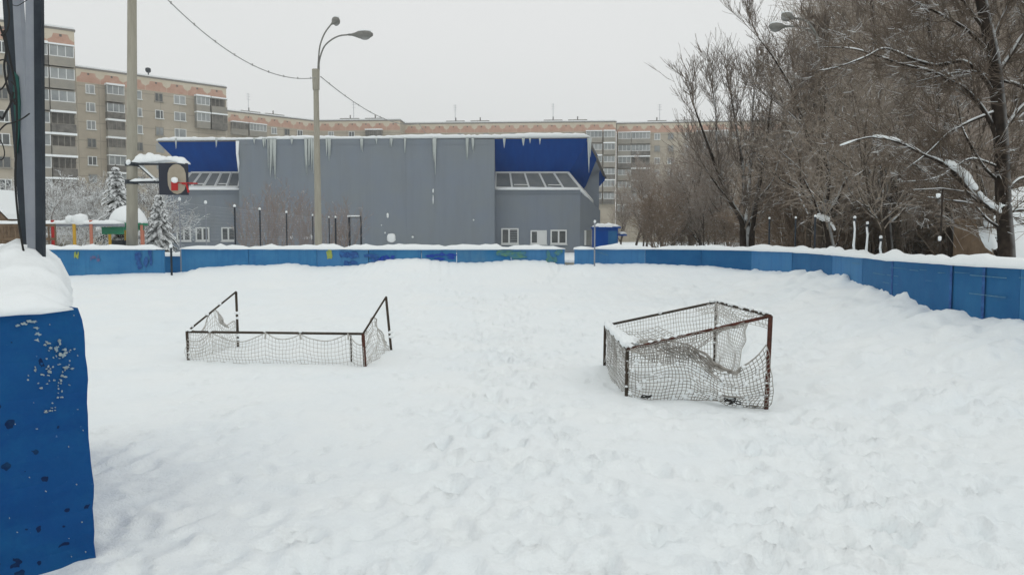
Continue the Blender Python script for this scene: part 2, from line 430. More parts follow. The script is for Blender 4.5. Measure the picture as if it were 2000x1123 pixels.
for (cx, cy, a, b, th, dep) in dents:
    R_ = 2.6*max(a, b)
    i0, i1 = np.searchsorted(xs, [cx-R_, cx+R_]); j0, j1 = np.searchsorted(ys, [cy-R_, cy+R_])
    if i1 <= i0 or j1 <= j0: continue
    dx = GX[j0:j1, i0:i1]-cx; dy = GY[j0:j1, i0:i1]-cy
    u = (dx*math.sin(th) - dy*math.cos(th))/a; v = (dx*math.cos(th)+dy*math.sin(th))/b
    q = u*u+v*v
    rr_ = np.sqrt(q); sm = np.clip((1.18-rr_)/.42, 0, 1); sm = sm*sm*(3-2*sm)
    GZ[j0:j1, i0:i1] += -.62*dep*(sm - .40*np.exp(-(rr_-1.4)**2*9)*(.5+2*np.abs(vnoise(dx*3+cx, dy*3+cy, .2, 5))))
# the snow meets each goal foot where the photo shows it
for (px_, py_, d_) in ((1223, 772, 8.1), (1495, 800, 7.4), (1180, 710, 9.4), (1394, 712, 9.2), (369, 702, 10.4), (715, 716, 9.85), (466, 678, 11.7), (767, 684, 11.2), (1290, 784, 7.92), (1360, 783, 7.72), (1430, 794, 7.55), (540, 709, 10.1)):
    q_ = U(px_, py_, d_); w_ = np.exp(-(((GX-q_.x)**2 + (GY-q_.y)**2)/.30**2)); GZ = GZ*(1-.85*w_) + (q_.z)*.85*w_
def gz(x, y):
    j = min(max(np.searchsorted(ys, y), 1), len(ys)-1); i = min(max(np.searchsorted(xs, x), 1), len(xs)-1)
    return float(GZ[j, i])
nr, nc = GX.shape
me = bpy.data.meshes.new('snow_ground')
co = np.stack([GX, GY, GZ], -1).reshape(-1, 3).astype('f4')
I = (np.arange(nr-1)[:, None]*nc + np.arange(nc-1)[None, :]).ravel()
fc = np.stack([I, I+1, I+nc+1, I+nc], 1).astype('i4')
me.vertices.add(len(co)); me.vertices.foreach_set('co', co.ravel())
me.loops.add(fc.size); me.loops.foreach_set('vertex_index', fc.ravel())
me.polygons.add(len(fc)); me.polygons.foreach_set('loop_start', np.arange(0, fc.size, 4).astype('i4'))
me.polygons.foreach_set('use_smooth', np.ones(len(fc), bool))
me.update(calc_edges=True); me.materials.append(M_snow)
g = bpy.data.objects.new('snow_ground', me); C.objects.link(g); g['kind'] = 'structure'

# ---------------------------------------------------------------- boards
def arc(pts, step):
    out = [Vector((*pts[0], 0))]
    for a, b in zip(pts[:-1], pts[1:]):
        a = Vector((*a, 0)); b = Vector((*b, 0)); n = max(1, round((b-a).length / step))
        for k in range(1, n+1): out.append(a + (b-a)*k/n)
    return out
def snow_ridge(mb, pts, z0f, hw, hf, rnd, wob=.03, ends=True):
    """rounded lumpy snow strip along a polyline"""
    prof = [(-1, -.10), (-1.06, .25), (-.8, .72), (-.35, .97), (.1, 1), (.5, .88), (.9, .5), (1.05, .1), (.98, -.12)]
    n0 = len(mb.v); K = len(prof); n = len(pts); ph = rnd.uniform(0, 9)
    for i, p in enumerate(pts):
        t = (pts[min(i+1, n-1)] - pts[max(i-1, 0)]).normalized(); nn = Vector((-t.y, t.x, 0))
        e = min(1, (min(i, n-1-i)+.3) / 2.2) if ends else 1
        h = hf(i/(n-1)) * (1 + rnd.uniform(-.2, .2)) * (.25+.75*e); wv = hw * (1 + rnd.uniform(-.08, .12)) * (.8+.2*e)
        s = wob*math.sin(i*.37+ph)
        for a, b in prof:
            q = p + nn*(a*wv + s)
            mb.v.append((q.x, q.y, z0f(i/(n-1)) + b*h))
    for i in range(n-1):
        for j in range(K-1):
            a = n0+i*K+j; mb.f.append((a, a+1, a+K+1, a+K)); mb.m.append(mb.mi)
        a = n0+i*K; mb.f.append((a+K-1, a, a+K, a+2*K-1)); mb.m.append(mb.mi)
    mb.f.append(tuple(n0+j for j in range(K))[::-1]); mb.m.append(mb.mi)
    mb.f.append(tuple(n0+(n-1)*K+j for j in range(K))); mb.m.append(mb.mi)

def board(pts, label, plen, mats, seed, tops=None, th=.07):
    rnd = random.Random(seed)
    org = Vector((pts[0][0], pts[0][1], 0))
    root = empty('rink_board', org, label=label, cat='rink board', group='boards round the rink')
    path_ = arc(pts, plen)
    for i, (a, b) in enumerate(zip(path_[:-1], path_[1:])):
        t = (b-a).normalized(); n = Vector((-t.y, t.x, 0)) * th * .5
        a2 = a + t*.008; b2 = b - t*.008
        o = n * rnd.uniform(-.25, .25)
        z1 = TOP + (tops[i % len(tops)] if tops else rnd.uniform(-.012, .006)); z1b = z1 + rnd.uniform(-.01, .01)
        mb = MB(); A = a2+o; B = b2+o
        mb.v += [tuple(q) for q in ((A-n)+Vector((0,0,-.2)), (B-n)+Vector((0,0,-.2)), (B+n)+Vector((0,0,-.2)), (A+n)+Vector((0,0,-.2)),
                 (A-n)+Vector((0,0,z1)), (B-n)+Vector((0,0,z1b)), (B+n)+Vector((0,0,z1b)), (A+n)+Vector((0,0,z1)))]
        for f in ((0,3,2,1), (4,5,6,7), (0,1,5,4), (1,2,6,5), (2,3,7,6), (3,0,4,7)): mb.f.append(f); mb.m.append(0)
        # back rail and top rail
        mb.build('panel', rnd.choice(mats), root, off=org)
    mb = MB()
    fine = arc(pts, .16)
    rr = random.Random(seed+5)
    hh = [rr.uniform(.08, .15) if rr.random() < .88 else rr.uniform(.03, .06) for _ in range(60)]
    snow_ridge(mb, fine, lambda t: TOP+.0, .12, lambda t: hh[int(t*58)]*(1-(t*58 % 1)) + hh[int(t*58)+1]*(t*58 % 1), rr, wob=.008)
    mb.build('snow_cap', M_cap, root, off=org, smooth=True)
    return root, org
b_left, o_left = board(seg_left, 'blue rink board left of the open gap, behind the near post', 2.2, [M_board, M_board3], 1)
b_mid, o_mid = board(seg_mid, 'long weathered blue rink board in front of the grey hall', 1.95, [M_board, M_board2, M_board, M_board4], 2)
b_small, o_small = board(seg_small, 'short blue rink board between the narrow gap and the thin grey post', .6, [M_board2], 3)
b_right, o_right = board(seg_right, 'blue rink board curving round the right corner towards the camera', 1.75, [M_board, M_board2, M_board3, M_board], 4)

def splat(root, org, px0, px1, py0, py1, d, m, seed, n=5, name='graffiti', strip=False):
    """painted marks: irregular thin patches on the board face"""
    rnd = random.Random(seed); mb = MB()
    for k in range(n):
        cx = rnd.uniform(px0, px1); cy = rnd.uniform(py0, py1)
        rx = (px1-px0)*(.5 if n == 1 else rnd.uniform(.07, .22)); ry = (py1-py0)*(.5 if n == 1 else rnd.uniform(.18, .4))
        if n == 1: cx = (px0+px1)/2; cy = (py0+py1)/2
        pts = []
        for j in range(14):
            a = 2*math.pi*j/14; q = rnd.uniform(.72, 1.15)
            dd = (d(cx+rx*q*math.cos(a)) if callable(d) else d) - .055 - .002*k
            pts.append(U(cx+rx*q*math.cos(a), cy+ry*q*math.sin(a), dd))
        mb.prism(pts[::-1], (0, .004, 0))
    return islands(mb, name, m, root, org)
def dpath(px):
    """distance of the board plane under pixel column px"""
    k = np.argmin(np.abs(1000 + P[:, 0]/np.maximum(P[:, 1], 2)*F - px) + (P[:, 1] < 2)*9e3)
    return float(P[k, 1])
splat(b_mid, o_mid, 637, 650, 487, 508, dpath, M_gyel, 3, 1)
splat(b_mid, o_mid, 739, 768, 497, 507, dpath, M_gblue, 5, 8)
splat(b_mid, o_mid, 838, 893, 496, 506, dpath, M_gblue, 6, 9)
splat(b_mid, o_mid, 962, 1045, 489, 502, dpath, M_ggreen, 7, 9)
splat(b_mid, o_mid, 660, 735, 495, 515, dpath, M_gdark, 8, 7)
splat(b_mid, o_mid, 1046, 1100, 489, 508, dpath, M_ggreen, 9, 6)
splat(b_left, o_left, 140, 156, 495, 508, dpath, M_gyel, 10, 5)
splat(b_left, o_left, 174, 192, 496, 508, dpath, M_gred, 11, 5)
splat(b_left, o_left, 268, 304, 492, 522, dpath, M_gdark, 12, 9)
# pale scrape strokes on the right board
mb = MB()
for (x0, y0, x1, y1) in ((1166, 491, 1188, 498),):
    mb.prism([U(x0, y0, 22.2), U(x1, y1, 22.15), U(x1, y1+2, 22.15), U(x0, y0+1.2, 22.2)][::-1], (0, .004, 0))
rnd = random.Random(12); pr = [Vector((*q, 0)) for q in seg_right[5:]]
fine_ = arc([(q.x, q.y) for q in pr], .05)
for z0, dens in ((1.13, .55), (1.02, .25), (.90, .35), (.82, .2)):
    i = 30
    while i < len(fine_)-40:
        L_ = rnd.randint(3, 14)
        if rnd.random() < dens:
            a, b = fine_[i], fine_[i+L_]; t = (b-a).normalized(); nn = Vector((t.y, -t.x, 0)) * (.053)
            if nn.x > 0: nn = -nn
            z = z0+rnd.uniform(-.012, .012)
            mb.prism([a+nn+Vector((0, 0, z)), b+nn+Vector((0, 0, z+rnd.uniform(-.006, .006))), b+nn+Vector((0, 0, z+.008)), a+nn+Vector((0, 0, z+.012))], -nn*.06)
        i += L_ + rnd.randint(0, 6)
o = mb.build('scrape_mark', M_scr, b_right, off=o_right); o['kind'] = 'stuff'
mb = MB()
for px in (1748, 1863, 1930):
    y_ = dpath(px); k_ = int(np.argmin(np.hypot(P[:, 0]-(px-1000)/F*y_, P[:, 1]-y_))); a = Vector((P[k_, 0], P[k_, 1], 0)); b = Vector((P[k_+1, 0], P[k_+1, 1], 0)); t = (b-a).normalized(); nn = Vector((t.y, -t.x, 0))*.05
    if nn.x > 0: nn = -nn
    mb.prism([a+nn+Vector((0, 0, .3)), a+nn+t*.05+Vector((0, 0, .3)), a+nn+t*.05+Vector((0, 0, 1.24)), a+nn+Vector((0, 0, 1.24))], -nn*.1)
islands(mb, 'joint_strip', M_gdark, b_right, o_right)

# little snow-topped block in the narrow gap, bollard in the open gap, board beyond
bk = U(1112, 515, 22.6)
rt = empty('threshold_block', (bk.x, bk.y, .4), label='small grey threshold block with a snow slab in the narrow board gap', cat='concrete block')
mb = MB(); mb.box(-.15, .15, -.12, .12, -.3, EYE-.4-(513-462)/F*22.6); mb.build('block', M_conc, rt)
mb = MB(); mb.blob((0, 0, EYE-.4-(511-462)/F*22.6), (.17, .15, .07), 4); mb.build('snow_cap', M_cap, rt, smooth=True)

bp0 = U(335, 522, 21.7)
rt = empty('bollard', (bp0.x, bp0.y, bp0.z), label='thin black bollard with a snow knob standing in the open board gap', cat='bollard')
mb = MB(); mb.tube([(0, 0, -.3), (0, 0, U(335, 482, 21.7).z-bp0.z)], .028, 8); mb.build('post', M_dark, rt)
mb = MB(); mb.blob((0, 0, U(335, 481, 21.7).z-bp0.z), (.045, .045, .06), 2); mb.build('snow_cap', M_cap, rt, smooth=True)
rt = empty('low_barrier', (U(338, 500, 25).x, 25, .3), label='low blue barrier with snow on it, seen through the open board gap', cat='barrier')
z1 = U(338, 500, 25).z - .3
mb = MB(); mb.box(-1.0, 1.0, -.04, .04, -.4, z1); mb.build('panel', M_board3, rt)
mb = MB(); snow_ridge(mb, arc([(-1, 0), (1, 0)], .15), lambda t: z1, .1, lambda t: .12, random.Random(3)); mb.build('snow_cap', M_cap, rt, smooth=True)
bp0 = U(1161, 540, 21.6)
rt = empty('thin_post', (bp0.x, bp0.y, bp0.z), label='thin grey post at the joint where the short rink board ends', cat='post')
mb = MB(); mb.tube([(0, 0, -.3), (0, 0, U(1161, 434, 21.6).z-bp0.z)], .02, 8); mb.build('post', M_grey, rt)
mb = MB(); mb.blob((0, 0, U(1161, 433, 21.6).z-bp0.z), (.035, .035, .045), 2); mb.build('snow_cap', M_cap, rt, smooth=True)

# ---------------------------------------------------------------- near wall on the left
E = Vector((-2.12, 3.93, 0)); dv = Vector((-.66, -.75, 0)).normalized(); nv = Vector((-dv.y, dv.x, 0))
if nv.y < 0: nv = -nv
rt = empty('near_wall', (E.x, E.y, 0), label='chipped dark blue rink wall end close to the camera, piled with snow', cat='wall')
def wall_mesh(a, d1, L, th, n1, jag, seed):
    """wall slab with a worn, uneven free end"""
    rnd = random.Random(seed); mb = MB(); nzs = 26; nl = 14
    ztop = TOP
    def vert(i, j, side):
        z = -.3 + (ztop+.3)*j/nzs
        e = (jag*(vn(j*.55)*1.2 + vn(j*1.7+9)*.5)) if i == 0 else 0
        # rounded shoulder at the very top of the end
        if i == 0: e += .02*max(0, (j-(nzs-1.2))/1.2)
        if n1 is nv: e -= .030*(1-j/nzs)*max(0, 1-i/3)
        q = a + d1*(L*(i/nl)**1.3 + e) + n1*side*th
        wob = .006*math.sin(i*2.1+j*.7)+.004*math.sin(j*1.9)
        q = q - n1*wob*(1 if side == 0 else 0)
        return (q.x-E.x, q.y-E.y, z)
    tab = [rnd.uniform(-1, 1) for _ in range(64)]
    def vn(t): k = int(t); f = t-k; return tab[k % 64]*(1-f)+tab[(k+1) % 64]*f
    for side in (0, 1):
        n0 = len(mb.v)
        for i in range(nl+1):
            for j in range(nzs+1): mb.v.append(vert(i, j, side))
        for i in range(nl):
            for j in range(nzs):
                A = n0+i*(nzs+1)+j; f = (A, A+1, A+nzs+2, A+nzs+1); mb.f.append(f if side else f[::-1]); mb.m.append(0)
    S = (nl+1)*(nzs+1)
    for j in range(nzs): mb.f.append((j, j+S, j+1+S, j+1)); mb.m.append(0)
    for i in range(nl):
        A = i*(nzs+1)+nzs; mb.f.append((A, A+S, A+S+nzs+1, A+nzs+1)); mb.m.append(0)
    return mb
wall_mesh(E, dv, 2.6, .24, nv, .0035, 5).build('wall_panel', M_near, rt)
# second stretch running away behind
E2 = Vector((-2.33, 4.06, 0)); d2 = Vector((-4.9, 8.6, 0)) - E2; L2 = 2.3; d2.normalize(); n2 = Vector((-d2.y, d2.x, 0))
if n2.x > 0: n2 = -n2
wall_mesh(E2, d2, L2, .22, n2, .005, 8).build('side_panel', M_near, rt)
rr = random.Random(21); mb = MB()
hh = [rr.uniform(.8, 1.2) for _ in range(40)]
capb = E + nv*.13
def cp(i): return hh[i % 40]
pl = [capb + dv*(2.6*k/34+.05) - Vector((E.x, E.y, 0)) for k in range(35)]
snow_ridge(mb, pl, lambda t: TOP-.005, .155, lambda t: .045+.03*abs(math.sin(t*31))+.02*math.sin(t*9), rr, wob=.01)
mb.build('snow_cap', M_cap, rt, smooth=True)
mb = MB()
pl = [E2 + d2*(L2*k/44-.05) + n2*.16 - Vector((E.x, E.y, 0)) for k in range(45)]
snow_ridge(mb, pl, lambda t: TOP-.03, .21, lambda t: (.10+.24*min(1, t*4))*(1-.2*t), rr, wob=.006)
# shoulder of snow between both walls
mb.blob((-1.5, .35, TOP-.05), (.85, .6, .20), 5, 28, 16, .08)
mb.build('snow_heap', M_cap, rt, smooth=True)
# scraped pale paint, following the photo's scrawl
mb = MB(); rr = random.Random(4)
def on_wall(px, py):
    """intersection of the pixel ray with the near wall face"""
    a = U(px, py, 1) - Vector((0, 0, EYE)); o = Vector((0, 0, EYE))
    fn = -nv; t = (Vector((E.x, E.y, 0)) - o).dot(fn) / a.dot(fn)
    return o + a*t + fn*.010
def fleck(px, py, rx, ry, k=9):
    pts = []; sk = rr.uniform(-.8, .8); k = k+5
    for j in range(k):
        a = 2*math.pi*j/k; q = rr.uniform(.3, 1.25); pts.append(on_wall(px+rx*q*math.cos(a), py+ry*q*math.sin(a)))
    mb.prism(pts[::-1], nv*.006)
for (x, y) in ((35, 635), (46, 632), (57, 627), (66, 628), (70, 640), (73, 652), (71, 664)): fleck(x, y, 6, 3.5)
for (x, y, a, b) in ((92, 670, 5, 4), (105, 682, 7, 6), (118, 666, 5, 5), (126, 685, 10, 6), (95, 720, 4, 6), (128, 715, 9, 4), (124, 735, 6, 5), (68, 722, 3, 4), (80, 758, 4, 3), (113, 775, 4, 3), (90, 803, 6, 3)):
    for q in range(4): fleck(x+rr.gauss(0, a*.6), y+rr.gauss(0, b*.6), a*.55, b*.5)
for k in range(46): fleck(rr.gauss(108, 26), rr.gauss(728, 42), rr.uniform(.8, 2.6), rr.uniform(.8, 2.4), 6)
for k in range(16): fleck(rr.uniform(5, 170), rr.uniform(780, 1090), rr.uniform(.8, 2.2), rr.uniform(.6, 2), 6)
mb.build('scraped_paint', M_fleck, rt, off=(E.x, E.y, 0))

# two steel posts, cable and torn net loops
pb = U(74, 575, 4.42)
rt = empty('steel_post', pb, label='upright grey and black steel post rising from the snow on the near wall', cat='post')
rt.rotation_euler.y = .030
mb = MB(); mb.box(-.044, .002, -.02, .01, -.35, 2.2); mb.build('grey_face', M_grey, rt)
mb = MB(); mb.box(.0045, .044, -.026, .004, -.35, 2.2); mb.build('dark_face', M_dark, rt)
mb = MB(); mb.blob((.03, -.045, .02), (.045, .035, .05), 7, 12, 8); mb.blob((-.03, -.05, -.01), (.05, .04, .035), 9, 12, 8); islands(mb, 'snow_clump', M_cap, rt, smooth=True)
pa = U(52, 560, 4.62)
rt = empty('leaning_post', pa, label='leaning teal-streaked steel post left of the upright one, holding torn net', cat='post')
def lp(px, py, dy=0.): return U(px, py, 4.60+dy) - pa
yv = (0, .04, 0)
mb = MB(); mb.prism([lp(50, 590), lp(57, 590), lp(43, 300), lp(33, 180), lp(21, -60), lp(1, -60), lp(12, 120), lp(24, 260), lp(38, 430)][::-1], yv); mb.build('dark_face', [M_dark], rt)
mb = MB(); mb.prism([lp(57.3, 590), lp(66, 590), lp(62, 420), lp(56, 250), lp(46, 120), lp(35, -60), lp(21.3, -60), lp(33.3, 180), lp(43.3, 300)][::-1], yv); mb.build('grey_face', M_grey, rt)
mb = MB(); mb.prism([lp(27, 140, -.01), lp(35, 150, -.01), lp(39, 200, -.01), lp(38, 250, -.01), lp(33, 300, -.01), lp(29, 240, -.01), lp(25, 190, -.01)][::-1], (0, .008, 0)); mb.build('teal_paint', M_teal, rt)
def cablepts(pp, d): return [U(x, y, d) for x, y in pp]
def smooth_pts(p, n=6):
    out = []
    for i in range(len(p)-1):
        a = p[max(i-1, 0)]; b = p[i]; c = p[i+1]; d = p[min(i+2, len(p)-1)]
        for k in range(n):
            t = k/n
            out.append(.5*((2*b) + (c-a)*t + (2*a-5*b+4*c-d)*t*t + (3*b-a-3*c+d)*t**3))
    out.append(p[-1]); return out
mb = MB(); pts = smooth_pts(cablepts([(8, 60), (18, 110), (30, 170), (33, 240), (31, 300), (30, 360), (36, 430), (44, 480), (53, 525), (57, 566)], 4.35))
mb.tube(pts, .006, 6)
tag(mb.build('hanging_cable', M_wire), 'thin black cable hanging down beside the leaning post', 'cable')
mb = MB()
for pp, r in (([(-6, 40), (6, 70), (12, 100), (8, 130), (14, 170), (22, 190), (30, 205)], .006), ([(-5, 120), (10, 118), (18, 135), (12, 160), (2, 175), (-6, 172)], .004),
              ([(-5, 225), (5, 232), (10, 222), (20, 205), (26, 180)], .006), ([(-6, 262), (4, 250), (14, 242), (26, 240), (44, 232), (58, 222)], .004),
              ([(-6, 310), (4, 312), (9, 300), (4, 280), (-6, 268)], .003), ([(24, 10), (34, 12), (48, 4), (58, -3)], .002), ([(20, 200), (32, 190), (30, 170), (22, 160)], .004),
              ([(-6, 560), (2, 545), (8, 548), (13, 560), (15, 566)], .004), ([(-4, 566), (4, 552), (9, 556), (12, 568)], .003), ([(2, 70), (14, 60), (18, 30), (14, 0), (12, -20)], .005)):
    mb.tube(smooth_pts(cablepts(pp, 4.25)), r, 5)
tn = empty('torn_net', (-2.8, 4.25, 1.3), label='tangled loops of torn dark netting at the left edge of the photo', cat='netting'); islands(mb, 'cord', M_wire, tn, (-2.8, 4.25, 1.3))

# ---------------------------------------------------------------- poles
pd = 22.7
pp0 = U(257, 479, pd)
rt = empty('basketball_post', (pp0.x, pp0.y, .3), label='tall concrete pole carrying the snow-covered basketball backboard', cat='basketball post')
hz = 9.2
mb = MB(); mb.tube([(-.03, 0, -.5), (.25, 0, hz-.3)], [.165, .115], 14); o = mb.build('pole', M_conc, rt, smooth=False)
for p_ in o.data.polygons: p_.use_smooth = len(p_.vertices) == 4
rel = lambda x, y, dy=0: U(x, y, pd+dy) - Vector((pp0.x, pp0.y, .3))
mb = MB()
for yy in (321, 356):
    mb.tube([rel(252, yy), rel(327, yy+ (1 if yy > 340 else 0), -.75)], .03, 6)
    mb.tube([rel(262, yy, .12), rel(340, yy, -.7)], .03, 6)
mb.tube([rel(272, 325, -.1), rel(303, 353, -.5)], .028, 6)
for yy in (321, 356):
    mb.tube([rel(257, yy-4), rel(257, yy+4)], .18, 12)
mb.build('bracket', M_dark, rt)
mb = MB()
snow_ridge(mb, [Vector((rel(264+ (366-264)*k/24, 320, -.1-.6*k/24).x, rel(300, 320, -.1-.6*k/24).y, 0)) for k in range(25)], lambda t: rel(300, 318).z - .10*max(0, t-.7)/.3, .17, lambda t: .17+.05*math.sin(t*7), random.Random(4), wob=.02)
snow_ridge(mb, [Vector((rel(258+(312-258)*k/14, 356, -.1-.4*k/14).x, rel(300, 355, -.1-.4*k/14).y, 0)) for k in range(15)], lambda t: rel(300, 355).z, .07, lambda t: .07, random.Random(5))
mb.blob(rel(252, 318, -.1), (.10, .12, .09), 5); mb.tube([rel(274, 322, -.12), rel(290, 338, -.32), rel(306, 353, -.52)], [.05, .03, .03], 8)
mb.build('snow_cap', M_cap, rt, smooth=True)
# backboard: turned about 25 degrees, dark board with a pale octagon field
bc = rel(339, 350, -.85); th = R(12)
bb = MB(); wv = .375; hv = .43
bx = Vector((math.cos(th), math.sin(th)*1.0, 0)); by = Vector((-math.sin(th), math.cos(th), 0))
def BP(a, z, off): return bc + bx*a + Vector((0, 0, z)) + by*off
bb.prism([BP(-wv, -hv, 0), BP(wv, -hv, 0), BP(wv, hv, 0), BP(-wv, hv, 0)], by*.05)
bb.build('backboard', M_bbd, rt)
mb = MB(); mb.prism([BP(.085 + .25*math.cos(a)*(1-.06*math.cos(4*a)), .41*math.sin(a)*(1 + .0*math.cos(4*a)), -.012) for a in [R(22.5*k) for k in range(16)]], by*.010)
mb.build('target_field', M_bbw, rt)
mb = MB(); mb.prism([BP(-.06, -.31, -.03), BP(.11, -.31, -.03), BP(.11, -.06, -.03), BP(-.06, -.06, -.03)], by*.014)
mb.tube([BP(.38, -.36, -.02), BP(.33, -.14, -.02), BP(.22, -.12, -.05)], .03, 6)
mb.build('red_mark', M_red, rt)
mb = MB(); rc = BP(.42, -.12, -.16)
mb.tube([rc + Vector((.22*math.cos(R(15*k)), .22*math.sin(R(15*k)), 0)) for k in range(25)], .011, 6); mb.tube([BP(.12, -.10, -.03), rc + Vector((-.2, 0, 0))], .014, 6)
mb.build('hoop', M_red, rt)
mb = MB(); mb.blob(BP(.04, -.03, -.06), (.09, .06, .08), 3); mb.build('snow_lump', M_cap, rt, smooth=True)

# street lamps
def lamp(px, ptop, pbot, d, arms, label, rb, rtp, collar=True, mp_=None):
    base = U(px, pbot, d)
    org = Vector((base.x, base.y, .3))
    rt = empty('street_lamp', org, label=label, cat='street lamp')
    ztop = U(px, ptop, d).z - .3
    mb = MB(); mb.tube([(0, 0, -.5), (0, 0, ztop)], [rb, rtp], 12)
    if collar:
        mb.tube([(0, 0, ztop-.85), (0, 0, ztop)], [rtp*1.35, rtp*1.55], 12)
    mb.build('pole', mp_ or M_conc, rt)
    hs = d/34
    for pts in arms:
        w3 = smooth_pts([U(x, y, d+dz) - org for x, y, dz, *_ in pts[:-1]], 6)
        mb = MB(); mb.tube(w3, .032, 7); am = mb.build('arm', M_lamp, rt, smooth=True)
        hx, hy, hdz, L_ = pts[-1]
        a = w3[-1]; b = U(hx, hy, d+hdz) - org; t = (b-a)
        rad = [q*hs for q in (.04, .05, .09, .15, .185, .19, .15, .06)]
        ps = [a + t*k/7 for k in range(8)]
        mb = MB(); mb.tube(ps, rad, 12); hd = mb.build('lamp_head', M_lamp, rt, smooth=True)
        c = a + t*.68
        mb = MB(); mb.blob(c + Vector((0, 0, -.07*hs)), ((.24 if abs(t.x) > .3 else .13)*hs, .15*hs, .15*hs), 1, 12, 8, 0); mb.build('glass_bowl', M_glass, hd, smooth=True)
        mb = MB(); mb.blob(c + Vector((0, 0, .14*hs)), ((.26 if abs(t.x) > .3 else .14)*hs, .13*hs, .06*hs), 2, 12, 8, .1); mb.build('snow_cap', M_cap, hd, smooth=True)
    return rt, org
lamp1, lo1 = lamp(622, 136, 478, 34, [
    [(621, 138, 0), (622, 118, 0), (625, 90, .0), (634, 66, .3), (647, 48, .6), (661, 38, .9, 0)],
    [(623, 138, 0), (624, 118, 0), (632, 94, 0), (645, 80, -.1), (662, 71, -.15), (680, 68.5, -.2), (728, 68, -.3, 0)]],
    'concrete street lamp with two curved arms in front of the grey hall', .16, .105)
lamp2, lo2 = lamp(1600, 118, 480, 23.5, [
    [(1600, 125, 0), (1598, 80, 0), (1590, 60, 0), (1577, 44, 0), (1566, 38, 0), (1556, 37, 0), (1527, 30, -.1, 0)],
    [(1600, 125, 0), (1597, 78, 0), (1588, 66, 0), (1572, 56, 0), (1554, 52, 0), (1540, 52, 0), (1503, 53, -.2, 0)]],
    'street lamp with two arms among the bare trees on the right', .10, .07, False, M_bark)

# garland cable from the left pole over the lamp pole to the hall roof
def sag(a, b, s, n=40): return [a + (b-a)*t + Vector((0, 0, -4*s*t*(1-t))) for t in [k/n for k in range(n+1)]]
A = U(257, -75, 22.7); B = U(619, 152, 34)
mb = MB(); pts = sag(A, B, 1.0); mb.tube(pts, .017, 5)
for k in range(2, 40, 4): mb.tube([pts[k]-Vector((0, 0, .03)), pts[k]+Vector((0, 0, .05))], .022, 5)
tag(mb.build('light_garland', M_cable), 'sagging cable with small bulbs from the left pole to the street lamp', 'cable')
A = U(626, 150, 34); B = U(818, 242, 64); Bb = U(832, 262, 66)
mb = MB(); pts = sag(A, B, .7); mb.tube(pts + [Bb], .022, 5)
for k in range(2, 40, 4): mb.tube([pts[k]-Vector((0, 0, .03)), pts[k]+Vector((0, 0, .05))], .026, 5)
tag(mb.build('light_garland', M_cable), 'cable with small bulbs running from the street lamp down to the hall roof', 'cable')

# ---------------------------------------------------------------- goals
def net_patch(mb, fn, nu, nv_, r=.0035, skip=None):
    """square-mesh cord net over a surface fn(u,v)"""
    for i in range(nu+1):
        run = []
        for j in range(nv_+1):
            q = fn(i/nu, j/nv_)
            if q is None:
                if len(run) > 1: mb.tube(run, r, 3, False)
                run = []
            else: run.append(q)
        if len(run) > 1: mb.tube(run, r, 3, False)
    for j in range(nv_+1):
        run = []
        for i in range(nu+1):
            q = fn(i/nu, j/nv_)
            if q is None:
                if len(run) > 1: mb.tube(run, r, 3, False)
                run = []
            else: run.append(q)
        if len(run) > 1: mb.tube(run, r, 3, False)
_T = np.random.RandomState(5).rand(64, 64)
def n2(x, y):
    xi, yi = int(math.floor(x)), int(math.floor(y)); fx, fy = x-xi, y-yi
    g = lambda a, b: _T[(xi+a) % 64, (yi+b) % 64]
    return (g(0,0)*(1-fx)+g(1,0)*fx)*(1-fy)+(g(0,1)*(1-fx)+g(1,1)*fx)*fy-.5
def pipe(name, pts, r, m, root, org, rnd=None): 
    mb = MB(); mb.tube([Vector(p)-org for p in pts], r, 8); return mb.build(name, m, root, smooth=True)
def clumps(mb, a, b, org, ts, r, rnd, up=.02):
    for t in ts:
        c = a + (b-a)*t - org; mb.blob((c.x, c.y, c.z+up), (r*rnd.uniform(.8, 1.6), r*rnd.uniform(.7, 1.1), r*rnd.uniform(.6, 1.0)), rnd.randint(0, 99), 10, 7)

# -- left goal
P1 = U(365, 648, 10.4); P1b = U(369, 702, 10.4); P2 = U(709, 652, 9.85); P2b = U(715, 716, 9.85)
A1 = U(461, 570, 11.7); A1b = U(466, 678, 11.7); A2 = U(754, 580, 11.2); A2b = U(767, 684, 11.2)
org = Vector((P1b.x, P1b.y, P1b.z))
gl = empty('football_goal', org, label='tipped goal frame with a thin dark bar, half buried in snow on the left', cat='goal', group='buried goals')
dn = Vector((0, 0, -.25))
pipe('crossbar', [P1, P2], .0165, M_rustd, gl, org)
pipe('front_post', [P1, P1b+dn], .018, M_rustd, gl, org); pipe('front_post', [P2, P2b+dn], .021, M_rust, gl, org)
pipe('rear_post', [A1, A1b+dn], .018, M_rustd, gl, org); pipe('rear_post', [A2, A2b+dn], .018, M_rustd, gl, org)
pipe('side_rail', [P1, A1], .013, M_rustd, gl, org); pipe('side_rail', [P2, A2], .013, M_rustd, gl, org)
pipe('brace', [U(685, 655, 10.1), U(687, 712, 10.1)+dn*.5], .010, M_rustd, gl, org)
